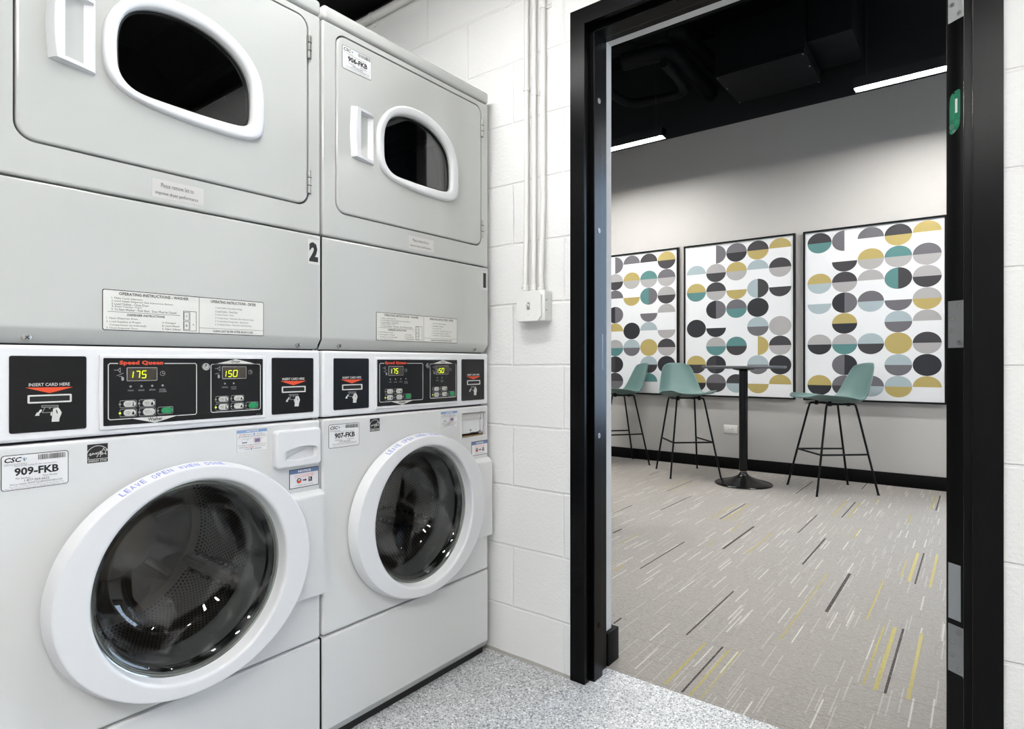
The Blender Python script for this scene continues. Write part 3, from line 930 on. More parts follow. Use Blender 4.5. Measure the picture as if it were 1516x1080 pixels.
def instruction_sticker(parent):
    a0, a1, b0, b1 = 0.179, 0.5245, 1.1065, 1.1895
    w, h = a1 - a0, b1 - b0
    d = Decal(mfn(0.0))
    d.sheet(a0, a1, b0, b1, M.print_black, 0.004)
    d.rect(a0 + .0015, a1 - .0015, b0 + .0015, b1 - .0015, M.label_cream, 2, r=0.003)
    def T(s, u0, u1, v0, v1, **k): d.text(s, a0 + u0 * w, a0 + u1 * w, b0 + (1 - v1) * h, b0 + (1 - v0) * h, M.print_black, 3, **k)
    def R(u0, u1, v0, v1): d.rect(a0 + u0 * w, a0 + u1 * w, b0 + (1 - v1) * h, b0 + (1 - v0) * h, M.print_black, 3)
    T('OPERATING INSTRUCTIONS - WASHER', .086, .484, .05, .125, bold=0.02)
    for s, u1, v in (('1. Make Cycle Selection.', .215, .19), ('2. Load Supply Dispenser (See Instructions Below).', .39, .258), ('3. Load Clothes - Close Door.', .25, .326), ('4. Insert Coin(s) / Card.', .21, .394), ('5. To Start Washer - Push Start.  Door Must be Closed.', .41, .462)):
        T(s, .047, u1, v - .01, v + .045)
    R(.027, .43, .537, .545)
    T('DISPENSER INSTRUCTIONS', .13, .34, .575, .632, bold=0.02)
    for s, u0, u1, v in (('1. Open Dispenser Door.', .02, .19, .68), ('2. Load Supplies in Proper', .02, .205, .765), ('Compartment (as Indicated).', .037, .235, .845), ('3. Close Dispenser Door.', .02, .19, .92),
                         ('A. Detergent', .325, .405, .735), ('B. Liquid Bleach', .325, .427, .815), ('C. Fabric Softener', .325, .437, .89)):
        T(s, u0, u1, v - .005, v + .05)
    def F(u0, u1, v0, v1): d.frame(a0 + u0 * w, a0 + u1 * w, b0 + (1 - v1) * h, b0 + (1 - v0) * h, .0009, M.print_black, .0004, 3)
    F(.45, .532, .41, .94); F(.455, .488, .44, .66); F(.455, .488, .69, .91); R(.491, .493, .41, .94)
    T('C', .467, .477, .52, .57); T('B', .467, .477, .77, .83); T('A', .508, .517, .74, .79)
    R(.549, .5515, .02, .98); R(.55, .995, .838, .845)
    T('OPERATING INSTRUCTIONS - DRYER', .624, .94, .06, .14, bold=0.02)
    for s, u1, v in (('1. Select Fabric Type (heat setting).', .84, .25), ('2. Load Clothes - Close Door.', .81, .345), ('3. Insert Coin(s) / Card.', .78, .44), ('4. To Start Dryer - Push Start, Door Must be Closed.', .925, .535), ('5. To Stop Dryer During Cycle - Open Door.', .885, .625), ('6. To Restart Dryer - Close Door and Push Start.', .91, .715)):
        T(s, .655, u1, v - .01, v + .045)
    T('CLEAN LINT FILTER AFTER EACH LOAD', .64, .92, .885, .945, bold=0.02)
    return d.build('instruction_sticker', parent)


def energy_sticker(parent, a0):
    w, b0, h = 0.0355, 0.842, 0.037
    d = Decal(mfn(0.0))
    d.sheet(a0, a0 + w, b0, b0 + h, M.print_black, 0.0003)
    P = lambda u, v: (a0 + u * w, b0 + (1 - v) * h)
    cx, cz, r = 0.5, 0.66, 0.56
    d.line([P(cx + r * math.cos(t), cz - r * 1.0 * math.sin(t)) for t in [math.radians(24 + 132 * k / 16) for k in range(17)]], 0.0013, M.print_white)
    d.line([P(*p) for p in ((.07, .56), (.16, .47), (.13, .60), (.2, .56), (.25, .48), (.26, .56), (.3, .47), (.35, .55), (.42, .46), (.43, .56), (.48, .46), (.53, .45), (.5, .66), (.45, .7), (.55, .54), (.62, .46), (.6, .56), (.68, .44), (.62, .70))], 0.0011, M.print_white)
    d.line([P(*p) for p in ((.6, .42), (.73, .38), (.79, .25), (.83, .37), (.96, .36), (.87, .46), (.91, .6), (.8, .53), (.7, .6), (.73, .48), (.6, .42))], 0.0011, M.print_white)
    d.rect(*(a0 + .0 * w, a0 + w), b0 + .185 * h, b0 + .21 * h, M.print_white, 2)
    d.text('ENERGY STAR', a0 + .05 * w, a0 + .95 * w, b0 + .045 * h, b0 + .15 * h, M.print_white, 2, bold=0.02)
    d.rect(a0 + .05 * w, a0 + .07 * w, b0 + .21 * h, b0 + .34 * h, M.print_white, 2)
    return d.build('energy_rating_sticker', parent)


def detergent_notice(parent, a0):
    w, b0, h = 0.0775, 0.8275, 0.0525
    d = Decal(mfn(0.0))
    d.sheet(a0, a0 + w, b0, b0 + h, M.print_grey)
    d.rect(a0 + .0004, a0 + w - .0004, b0 + .0004, b0 + h - .0004, M.label_white, 2)
    d.rect(a0 + .0004, a0 + w - .0004, b0 + .86 * h, b0 + h - .0004, M.print_bluepale, 3)
    T = lambda s, u0, u1, v0, v1, mt=M.print_black, **k: d.text(s, a0 + u0 * w, a0 + u1 * w, b0 + (1 - v1) * h, b0 + (1 - v0) * h, mt, 4, **k)
    T('NOTICE', .31, .70, .025, .115, M.label_white, bold=0.03)
    T('H', .08, .12, .19, .245, M.print_pink, bold=0.05); T('IGH', .125, .2, .195, .24)
    T('E', .22, .255, .19, .245, M.print_pink, bold=0.05); T('FFICIENCY', .26, .5, .195, .24)
    d.disc(a0 + .56 * w, b0 + .78 * h, .0024, M.print_bluepale, 4); T('DETERGENT IS', .64, .93, .195, .24)
    T('RECOMMENDED FOR BEST PERFORMANCE', .05, .96, .28, .33)
    d.rect(a0 + .02 * w, a0 + .98 * w, b0 + .615 * h, b0 + .622 * h, M.print_grey, 4)
    P = lambda u, v: (a0 + u * w, b0 + (1 - v) * h)
    d.line([P(.16, .44), P(.17, .6), P(.32, .6), P(.33, .43), P(.16, .44)], .0006, M.print_grey, 4)
    d.line([P(.33, .44), P(.45, .41)], .0006, M.print_grey, 4); d.line([P(.78, .45), P(.87, .43)], .0006, M.print_grey, 4)
    d.rect(a0 + .175 * w, a0 + .32 * w, b0 + .4 * h, b0 + .445 * h, M.print_blue, 4)
    d.rect(a0 + .58 * w, a0 + .75 * w, b0 + .4 * h, b0 + .57 * h, M.print_blue, 4)
    c = [(a0 + .66 * w + .0095 * math.cos(t), b0 + .49 * h + .0072 * math.sin(t)) for t in [2 * PI * k / 20 for k in range(21)]]
    d.line(c, .0008, M.print_pink, 5); d.line([c[8], c[18]], .0008, M.print_pink, 5)
    T('TO PREVENT OVERDOSING, DO NOT USE', .05, .96, .68, .73)
    T('MORE THAN', .08, .35, .77, .82); T('1/4 CUP', .38, .55, .765, .825, M.print_pink, bold=0.03); T('(2 FL OUNCES)', .58, .93, .77, .82)
    T('OF NON', .25, .41, .86, .91); d.disc(a0 + .47 * w, b0 + .115 * h, .0024, M.print_bluepale, 4); T('DETERGENT', .54, .8, .86, .91)
    return d.build('detergent_notice', parent)


def pod_notice(parent, a0, x):
    w, b0, h = 0.087, 0.7175, 0.0495
    d = Decal(mfn(x))
    d.sheet(a0, a0 + w, b0, b0 + h, M.print_black)
    d.rect(a0 + .0018, a0 + w - .0018, b0 + .0018, b0 + h - .0018, M.label_white, 2)
    d.rect(a0 + .0018, a0 + w - .0018, b0 + .76 * h, b0 + h - .0018, M.print_blue, 3)
    T = lambda s, u0, u1, v0, v1, mt=M.print_black, **k: d.text(s, a0 + u0 * w, a0 + u1 * w, b0 + (1 - v1) * h, b0 + (1 - v0) * h, mt, 4, **k)
    T('NOTICE', .29, .72, .07, .19, M.label_white, bold=0.035)
    T('DO NOT PUT DETERGENT', .18, .82, .31, .36, M.print_pink); T('PODS IN DISPENSER TRAY', .18, .83, .40, .45, M.print_pink)
    gx, gz = a0 + .32 * w, b0 + .38 * h
    d.disc(gx, gz, .0068, M.print_black, 4); d.disc(gx, gz - .0003, .0062, M.print_red, 5, 14, -PI, 0); d.disc(gx, gz + .0006, .0038, M.label_white, 6, 12, 0, PI)
    d.rect(a0 + .45 * w, a0 + .54 * w, b0 + .34 * h, b0 + .42 * h, M.print_purple, 4)
    d.poly([(a0 + .53 * w, b0 + .29 * h), (a0 + .58 * w, b0 + .38 * h), (a0 + .53 * w, b0 + .47 * h)], M.print_purple, 4)
    d.rect(a0 + .64 * w, a0 + .76 * w, b0 + .26 * h, b0 + .50 * h, M.print_black, 4)
    d.poly([(a0 + .67 * w, b0 + .46 * h), (a0 + .66 * w, b0 + .40 * h), (a0 + .69 * w, b0 + .38 * h), (a0 + .72 * w, b0 + .44 * h)], M.label_white, 5)
    d.ring(a0 + .7 * w, b0 + .32 * h, .0022, .0006, M.label_white, 5)
    T('PUT PODS IN WITH CLOTHES', .2, .8, .84, .885)
    return d.build('pod_notice', parent)


def dryer_door(parent):
    SH = lambda l: [(y - 0.343, z) for y, z in l]
    mb = MB()
    plate(mb, SH(rrect(0.0415, 0.6465, 1.4545, 1.9415, 0.030, 8)), [SH(resample(DGLASS, 72))], -0.020, 0.002, M.cream, 0.0045, 4)
    o = mb.build('dryer_door', parent)
    # moulded ring around the window
    b = MB(); ob = resample(BEZEL, 96); og = resample(DGLASS, 96)
    loops = []
    for t, x in ((0, 0.002), (0, 0.007), (0.05, 0.0105), (0.14, 0.0128), (0.26, 0.0134), (0.60, 0.0122), (0.80, 0.0112), (0.90, 0.0085), (0.96, 0.003), (1.0, -0.004), (1.0, -0.012)):
        loops.append([(x, a[0] + (c[0] - a[0]) * t - 0.343, a[1] + (c[1] - a[1]) * t) for a, c in zip(ob, og)])
    b.loft(loops, M.plastic)
    seal = [offset_loop(og, q) for q in (0.0, 0.004)]
    b.loft([[(-0.004, y - .343, z) for y, z in seal[0]], [(-0.003, y - .343, z) for y, z in seal[1]], [(-0.010, y - .343, z) for y, z in seal[1]]], M.black_rubber)
    b.build('window_bezel', o)['label'] = 'white moulded ring round the dark window'
    g = MB()
    gl = offset_loop(og, 0.0015)
    g.add([(-0.0075, y - .343, z) for y, z in gl], [list(range(len(gl)))], M.dryer_glass)
    g.add([(-0.0115, y - .343, z) for y, z in gl], [list(range(len(gl)))[::-1]], M.dryer_glass)
    g.build('window_glass', o)['label'] = 'dark tinted glass'
    # grip: thick upright ridge at the left, scoop behind it opening to the right
    h = MB(); secs = []
    zt, zb = 1.757, 1.619
    for k, q in enumerate([0, 0.0, 0.055, 0.10, 0.2, 0.35, 0.5, 0.65, 0.8, 0.90, 0.945, 1.0, 1.0]):
        z = zt + (zb - zt) * q
        bulge = 0.005 * (1 - (2 * q - 1) ** 2)
        yl, yr, yi = 0.0890 - bulge, 0.1655, 0.1125
        deep = k in range(3, 10)
        hi = 0.0175 if 0 < k < 12 else 0.0
        lip = 0.0095
        cav = -0.016 if deep else hi - (hi - lip) * 0.05
        mid = -0.002 if deep else hi - (hi - lip) * 0.5
        if k in (0, 12): pts = [(0.0, yl), (0.0, yl), (0, yl + .0115), (0, yi), (0, yi + .001), (0, (yi + yr) / 2), (0, yr - .003), (0, yr), (0, yr)]
        else: pts = [(0.0, yl), (hi - .003, yl + .0085), (hi, yl + .0115), (hi - .001, yi), (cav, yi + .001), (mid, (yi + yr) / 2), (lip, yr - .004), (lip - .003, yr), (0.0, yr)]
        # end walls lean outwards a little at the foot
        zz = z + (0.003 if k == 0 else -0.003 if k == 12 else 0)
        secs.append([(max(x, 0.002) if not deep else x, y - 0.343, zz - (0.006 * (y - yl) / (yr - yl) if q > .5 else -0.0)) for x, y in pts])
    h.loft(secs, M.plastic, closed=False)
    h.build('door_handle', o, sharp=30)['label'] = 'white plastic grip with a scooped recess'
    for z in (1.868, 1.515):
        q = MB()
        q.tube([(0.004, 0.3065, z - 0.03), (0.004, 0.3065, z + 0.03)], 0.0042, M.screw, 10)
        q.box(-0.002, 0.003, 0.300, 0.314, z - 0.03, z + 0.03, M.screw)
        q.box(0.0005, 0.0086, 0.3022, 0.3108, z - 0.011, z - 0.0095, M.cavity); q.box(0.0005, 0.0086, 0.3022, 0.3108, z + 0.0095, z + 0.011, M.cavity)
        q.build('hinge', o)['label'] = 'steel hinge knuckle'
    return o


DY, DZ = 0.3525, 0.5685     # centre of the porthole door (wider than it is high)


def washer_door(parent, ajar=0.0):
    at = (ajar, DY - 0.343, DZ)
    mb = MB()
    # collar behind, outer wall, crisp front face, round lip and straight inner wall
    mb.oval([(0.2655, 0.2430, -0.002 - ajar), (0.2655, 0.2430, 0.0055)], M.bevel_grey, 120, at)  # collar's grey stands in for the shadow in the gap behind the ring
    mb.oval([(0.2655, 0.2430, 0.0055), (0.2765, 0.2510, 0.0055), (0.2780, 0.2520, 0.0075), (0.2776, 0.2517, 0.0100), (0.2708, 0.2458, 0.0385), (0.2695, 0.2446, 0.0402), (0.2670, 0.2425, 0.0408)], M.plastic, 120, at)
    mb.oval([(0.2670, 0.2425, 0.0408), (0.2160, 0.2245, 0.0408), (0.2140, 0.2225, 0.0408), (0.2105, 0.2192, 0.0402), (0.2078, 0.2165, 0.0382), (0.2065, 0.2150, 0.0350), (0.2055, 0.2135, 0.0250), (0.2040, 0.2110, 0.0110), (0.2035, 0.2100, 0.0090)], M.plastic, 120, at)
    mb.oval([(0.2035, 0.2100, 0.0090), (0.2005, 0.2070, 0.0070), (0.1995, 0.2060, 0.0090), (0.1975, 0.2040, 0.0095), (0.1965, 0.2030, 0.0065), (0.1950, 0.2015, 0.0080), (0.1935, 0.2000, 0.0050)], M.lens_rim, 120, at)
    mb.oval([(0.2500, 0.2300, 0.004), (0.2450, 0.2260, -0.02), (0.2050, 0.2100, -0.030), (0.1960, 0.2025, -0.006), (0.1935, 0.2000, 0.0000), (0.1925, 0.1990, -0.030)], M.black_rubber, 96, at)
    o = mb.build('washer_door', parent, sharp=35)
    o['label'] = 'round door with a wide white ring'
    g = MB()
    g.oval([(r, r * 1.033, x) for r, x in ((0.1935, 0.0045), (0.186, 0.001), (0.181, -0.014), (0.176, -0.050), (0.167, -0.085), (0.150, -0.110), (0.124, -0.126), (0.09, -0.135), (0.05, -0.1395), (0.02, -0.141), (0.0005, -0.1415))], M.bowl, 96, at)
    g.build('door_glass', o, sharp=180)['label'] = 'deep smoky glass bowl'
    t = MB(); s = 'LEAVE OPEN WHEN DONE'
    def on(th, k):
        ry, rz = 0.2776 + (0.2708 - 0.2776) * k, 0.2517 + (0.2458 - 0.2517) * k
        return Vector((at[0] + 0.0100 + 0.0285 * k, at[1] + ry * math.cos(th), at[2] + rz * math.sin(th)))
    for i, ch in enumerate(s):
        if ch == ' ': continue
        th = math.radians(123 - 44 * i / (len(s) - 1))
        vs, fs = text_shape(ch, 0.02)
        x1 = max(p[0] for p in vs); x0 = min(p[0] for p in vs); y1 = max(p[1] for p in vs)
        jit = rnd.uniform(-.04, .04); w = math.radians(1.75); out = []
        for x, y in vs:
            a = th + w / 2 - (x - x0) / (x1 - x0) * w; k = 0.86 - 0.62 * y / y1 + jit
            out.append(on(a, k) + Vector((0.25, math.cos(a), math.sin(a))).normalized() * 0.0005)
        t.add(out, fs, M.marker)
    t.build('marker_writing', o)['label'] = 'blue handwriting along the top of the ring'
    return o


def wash_drum(parent):
    at = (0, RC - 0.343, RZ)
    g = MB()
    g.lathe([(0.236, -0.006), (0.232, -0.03), (0.214, -0.050), (0.206, -0.075), (0.196, -0.082), (0.192, -0.095), (0.200, -0.108), (0.222, -0.115)], M.grey_rubber, 72, 'x', at)
    g.build('door_gasket', parent)['label'] = 'grey rubber gasket'
    d = MB()
    d.lathe([(0.215, -0.118), (0.245, -0.135), (0.255, -0.16), (0.258, -0.25), (0.258, -0.40), (0.250, -0.430), (0.235, -0.445)], M.drum, 72, 'x', at, uv=True)
    back = []
    d.lathe([(0.236, -0.445), (0.215, -0.450), (0.200, -0.438), (0.120, -0.432), (0.105, -0.420), (0.060, -0.420), (0.045, -0.430), (0.0005, -0.430)], M.drum_back, 64, 'x', at)
    for k in range(6):
        a = PI * k / 3 + 0.3
        c, s = math.cos(a), math.sin(a)
        d.tube([(-0.434, at[1] + .11 * c, at[2] + .11 * s), (-0.436, at[1] + .195 * c, at[2] + .195 * s)], 0.012, M.baffle, 8)
    o = d.build('wash_drum', parent)
    for deg in (-28, 92, 212):
        a = math.radians(deg); c, s = math.cos(a), math.sin(a)
        b = MB(); loops = []
        for x, hgt, wd in ((-0.135, 0.030, 0.020), (-0.150, 0.062, 0.030), (-0.30, 0.070, 0.034), (-0.415, 0.060, 0.032), (-0.43, 0.030, 0.026)):
            l = []
            for dr, dw in ((0.0, -1.0), (0.35, -0.72), (0.8, -0.42), (1.0, -0.18), (1.0, 0.18), (0.8, 0.42), (0.35, 0.72), (0.0, 1.0)):
                r = 0.257 - hgt * dr; w = wd * dw
                l.append((x, at[1] + r * c - w * s, at[2] + r * s + w * c))
            loops.append(l)
        b.loft(loops, M.baffle, closed=False, caps=(True, True))
        for q in range(9):
            x = -0.17 - q * 0.028
            for sgn in (-1, 1):
                r = 0.257 - 0.040; w = 0.0228 * sgn
                p = Vector((x, at[1] + r * c - w * s, at[2] + r * s + w * c))
                b.sphere(p, 0.0075, M.cavity, u=8, w=6)
        b.build('drum_lifter', o)
    return o


def dryer_drum(parent):
    d = MB(); at = (0, 0.0, 1.690)
    d.lathe([(0.23, -0.050), (0.262, -0.060), (0.300, -0.080), (0.300, -0.20), (0.296, -0.205), (0.300, -0.21), (0.300, -0.36), (0.296, -0.365), (0.300, -0.37), (0.300, -0.58), (0.0005, -0.585)], M.drum_dark, 72, 'x', at)
    o = d.build('dryer_drum', parent)
    for deg in (35, 155, 275):
        a = math.radians(deg); c, s = math.cos(a), math.sin(a); b = MB(); loops = []
        for x in (-0.09, -0.10, -0.56, -0.57):
            hgt = 0.05 if -0.565 < x < -0.095 else 0.01
            loops.append([(x, at[1] + (0.299 - hgt * dr) * c - w * s, at[2] + (0.299 - hgt * dr) * s + w * c) for dr, w in ((0, -.03), (.8, -.014), (1, -.006), (1, .006), (.8, .014), (0, .03))])
        b.loft(loops, M.drum_dark, closed=False, caps=(True, True))
        b.build('drum_lifter', o)
    return o


def screw(parent, y, z, x, r=0.0055):
    s = MB()
    s.lathe([(r * 1.25, 0.0), (r * 1.15, 0.0022), (r * 0.8, 0.0034), (0.0004, 0.004)], M.screw, 16, 'x', (x, y - 0.343, z))
    for k in range(2):
        a = PI / 4 + k * PI / 2
        dy, dz = math.cos(a) * r * .7, math.sin(a) * r * .7
        s.tube([(x + 0.0039, y - 0.343 - dy, z - dz), (x + 0.0039, y - 0.343 + dy, z + dz)], r * .13, M.cavity, 6)
    return s.build('screw', parent)


def make_machine(y0, number, washer_id, dryer_id, drawer, label):
    root = empty('stacked_washer_dryer', (FRONT_X, y0 + 0.343, 0), label, 'washer and dryer', 'stacked washer-dryers along the left wall')
    h = W / 2
    SH = lambda l: [(y - 0.343, z) for y, z in l]
    # cabinet shell: sides, back, top with its rounded front edge, bulkhead behind the doors
    c = MB()
    c.box(-0.68, -0.028, -h - .002, -h + .002, 0.04, 1.962, M.cream); c.box(-0.68, -0.028, h - .004, h, 0.04, 1.962, M.cream)
    c.box(-0.684, -0.68, -h, h, 0.04, 1.962, M.cream)
    c.box(-0.684, 0.0035, -h, h, 1.9655, 2.004, M.cream, r=0.009, seg=4)
    plate(c, [(-h + .004, 0.06), (h - .004, 0.06), (h - .004, 1.962), (-h + .004, 1.962)], [circle(0, RZ, 0.236, 48), circle(0, 1.69, 0.235, 48)], -0.034, -0.030, M.cavity, 0, 1)  # bulkhead coloured near-black so the gaps round the doors look shaded
    c.build('cabinet', root)
    # dryer front with the door opening
    p = MB()
    plate(p, SH(rrect(-0.0025, W, 1.3835, 1.9625, 0.006)), [SH(rrect(0.0375, 0.6505, 1.4505, 1.9455, 0.033, 8))], -0.03, 0.0, M.cream, 0.005, 4)
    p.build('dryer_front', root)
    dryer_door(root); dryer_drum(root)
    # service panel: face, then folded back towards the foot
    s = MB(); secs = []
    for q, ins in ((-.0025, 0.004), (-.0025, 0.0012), (0.0005, 0.0), (0.003, 0.0), (W - .006, 0.0), (W - .003, 0.0), (W, 0.0012), (W, 0.004)):
        prof = [(-0.03, 1.3795), (-0.0045, 1.3795), (-0.0013, 1.3785), (0.0, 1.3755), (0.0, 1.3735), (0.0, 1.1105), (0.0, 1.1085), (-0.0012, 1.104), (-0.020, 1.0785), (-0.023, 1.077), (-0.03, 1.077)]
        secs.append([(min(x, -ins) if x > -0.03 else x, q - 0.343, z) for x, z in prof])
    s.loft(secs, M.cream, closed=False)
    so = s.build('service_panel', root, sharp=30)
    for y in (0.0605, 0.6275):
        sc = screw(so, y, 1.088, -0.0130, 0.0065)
        sc.rotation_euler = (0, 0, 0)
    # console
    k = MB()
    plate(k, SH(rrect(-0.002, W - .0005, 0.8945, 1.0735, 0.007)), [], -0.03, 0.0, M.console, 0.006, 4)
    ko = k.build('console', root)
    card_reader(root, 0.0, 0.120, True); control_panel(root); card_reader(root, 0.5135, 0.1185, True)
    # washer front
    holes = [SH(circle(DY, DZ, 0.232, 72))]
    if not drawer: holes.append(SH(rrect(0.5455, 0.6725, 0.7845, 0.8705, 0.005, 5)))
    f = MB()
    plate(f, SH(rrect(-0.0025, W, 0.3075, 0.8895, 0.008)), holes, -0.03, 0.0, M.enamel, 0.006, 4)
    f.build('washer_front', root)
    # raised cover beside the porthole
    cv = MB(); cp = []
    cv.loft([[(x, yy, z) for x, z in ((0.0, 0.706), (0.004, 0.705), (0.019, 0.694), (0.0205, 0.690), (0.0205, 0.688), (0.0205, 0.436), (0.0205, 0.434), (0.019, 0.431), (0.0, 0.428))] for yy in (0.235, 0.3425)], M.enamel, closed=False)
    for yy, rev in ((0.235, 0), (0.3425, 1)):
        l = [(x, yy, z) for x, z in ((0.0, 0.706), (0.004, 0.705), (0.019, 0.694), (0.0205, 0.690), (0.0205, 0.688), (0.0205, 0.436), (0.0205, 0.434), (0.019, 0.431), (0.0, 0.428))]
        cv.add(l, [list(range(9))], M.enamel)
    cv.build('hinge_cover', root, sharp=25)['label'] = 'raised white cover right of the porthole'
    # lower panel, grey turned-in strip and black toe kick
    lp = MB(); secs = []
    for q, ins in ((-.0025, 0.005), (-.0017, 0.002), (0.0005, 0.0), (0.003, 0.0), (W - .006, 0.0), (W - .003, 0.0), (W - .0008, 0.002), (W, 0.005)):
        prof = [(-0.03, 0.3025), (-0.006, 0.3025), (-0.002, 0.3015), (0.0, 0.2975), (0.0, 0.2955), (0.0, 0.052)]
        secs.append([(min(x, -ins) if x > -0.03 else x, q - 0.343, z) for x, z in prof])
    lp.loft(secs, M.enamel, closed=False)
    secs2 = [[(min(x, -ins), q - 0.343, z) for x, z in ((0.0, 0.052), (-0.0015, 0.048), (-0.016, 0.026), (-0.03, 0.024))] for q, ins in ((-.0025, 0.005), (0.0005, 0.0), (W - .003, 0.0), (W, 0.005))]
    lp.loft(secs2, M.bevel_grey, closed=False)
    lp.build('lower_panel', root, sharp=30)
    kk = MB(); kk.box(-0.66, -0.024, -h + .003, h - .003, 0.0, 0.05, M.kick); kk.build('toe_kick', root)['label'] = 'black recessed toe kick'
    wash_drum(root); washer_door(root, 0.0 if number == '1' else 0.006)
    # detergent drawer, or the opening where it is missing
    if drawer:
        d = MB()
        outer = rrect(0.5475, 0.6765, 0.7765, 0.8715, 0.010, 6); n = len(outer)
        y0_, y1_, zb, zt = 0.574, 0.664, 0.797, 0.8255
        slot = chaikin(ccw([(0.5725, 0.797), (0.574, 0.7935), (0.62, 0.7915), (0.66, 0.794), (0.6645, 0.799), (0.6655, 0.817), (0.662, 0.824), (0.64, 0.8275), (0.62, 0.8275), (0.597, 0.826), (0.575, 0.8205), (0.5725, 0.815)]), 2)
        plate(d, SH(outer), [SH(slot)], 0.0, 0.019, M.plastic, 0.005, 4)
        c0, c1 = SH(slot), SH(offset_loop(slot, 0.003))
        d.loft([[(0.019, y, z) for y, z in c0], [(0.004, y, z) for y, z in c1]], M.plastic)
        d.add([(0.004, y, z) for y, z in c1], [list(range(len(c1)))], M.plastic)
        d.build('detergent_drawer', root)['label'] = 'white drawer front with a slot grip'
    else:
        d = MB()
        o_, i_ = rrect(0.5425, 0.6760, 0.7810, 0.8740, 0.007, 5), rrect(0.5465, 0.6715, 0.7855, 0.8695, 0.004, 5)
        d.loft([[(0.0, y - .343, z) for y, z in o_], [(0.0022, y - .343, z) for y, z in o_], [(0.0022, y - .343, z) for y, z in i_], [(-0.012, y - .343, z) for y, z in i_]], M.enamel, smooth=False)
        d.loft([[(-0.012, y - .343, z) for y, z in i_], [(-0.10, y - .343, z) for y, z in i_]], M.cavity, smooth=False)
        d.box(-0.10, -0.098, 0.20, 0.33, 0.783, 0.872, M.cavity)
        plate(d, SH(rrect(0.5475, 0.6555, 0.7955, 0.8675, 0.003)), [], -0.05, -0.012, M.plastic, 0.003, 2)
        d.box(-0.012, -0.006, 0.2045, 0.3120, 0.8450, 0.8655, M.label_clear, r=0.002)
        d.box(-0.03, -0.004, 0.3155, 0.3215, 0.7975, 0.8665, M.plastic, r=0.002)
        d.box(-0.02, -0.008, 0.3150, 0.3275, 0.842, 0.862, M.cavity, r=0.002)
        d.box(-0.02, -0.010, 0.3050, 0.3275, 0.789, 0.803, M.steel, r=0.003)
        d.box(-0.014, -0.0115, 0.26, 0.305, 0.7965, 0.7985, M.cavity)
        d.sphere((-0.011, 0.262, 0.807), 0.0035, M.steel)
        d.box(-0.05, -0.011, 0.2045, 0.328, 0.7858, 0.7885, M.rust)
        d.tube([(-0.010, 0.285, 0.853), (-0.006, 0.295, 0.856), (-0.010, 0.307, 0.853)], 0.004, M.plastic, 8)
        d.build('drawer_opening', root)['label'] = 'open slot where the drawer is missing'
    # stickers
    instruction_sticker(root)
    ns = Decal(mfn(0.0)); ns.sheet(0.648, 0.6825, 1.301, 1.3665, M.label_soft)
    if number == '2': ns.text('2', 0.6515, 0.6785, 1.3075, 1.3590, M.print_black, 2, bold=0.06)
    else: ns.text('1', 0.6590, 0.6745, 1.3075, 1.3600, M.print_black, 2, bold=0.06)
    ns.build('number_sticker', root)['label'] = 'white sticker with a black ' + number
    lo = 0.0 if number == '2' else 0.034
    ls = Decal(mfn(0.0)); ls.sheet(0.271 + lo, 0.379 + lo, 1.3955, 1.4345, M.label_clear)
    ls.text('Please remove lint to', 0.289 + lo, 0.357 + lo, 1.418, 1.4275, M.print_black, 2)
    ls.text('improve dryer performance', 0.278 + lo, 0.367 + lo, 1.400, 1.4095, M.print_black, 2)
    ls.build('lint_notice', root)
    id_sticker(root, 0.0205 if number == '2' else 0.0165, 0.8082, washer_id)
    if dryer_id: id_sticker(root, 0.0585, 1.8545, dryer_id, 0.0021)
    energy_sticker(root, 0.1535 if number == '2' else 0.1565)
    detergent_notice(root, 0.4560 if number == '2' else 0.4465)
    pod_notice(root, 0.5935 if number == '2' else 0.5965, 0.0001)
    return root


make_machine(Y0[1], '1', '907-FKB', '906-FKB', False, 'white stacked washer and dryer marked 1, against the block wall beside the doorway')
make_machine(Y0[0], '2', '909-FKB', '', True, 'white stacked washer and dryer marked 2, nearest the camera with its soap drawer in place')

# ------------------------------------------------------------------ the setting
XL, XR, ZT = -1.062, 0.042, 2.190        # outer edges of the steel door frame
M.block = block_mat('white_block', 'x', 2.533)
M.block_y = block_mat('white_block_side', 'y', 2.533)
M.epoxy = epoxy_floor()
M.carpet = carpet_mat()


def wall_plate(name, y0, y1, outer, hole, mat):
    """wall parallel to X between y0 (seen face) and y1, with one opening; outline in (x, z)"""
    mb = MB()
    o = [(outer[0], outer[2]), (outer[1], outer[2]), (outer[1], outer[3]), (outer[0], outer[3])]
    hx0, hx1, hz0, hz1 = hole
    rects = [(outer[0], hx0, outer[2], outer[3]), (hx1, outer[1], outer[2], outer[3]), (hx0, hx1, hz1, outer[3])]
    if hz0 > outer[2]: rects.append((hx0, hx1, outer[2], hz0))
    for a, b, c, d in rects: mb.box(a, b, y0, y1, c, d, mat)
    return struct(mb.build(name))


f = MB(); f.box(-2.6, 1.5, -2.6, 1.829, -0.1, 0.0, M.epoxy); struct(f.build('floor'), 'speckled grey epoxy floor')
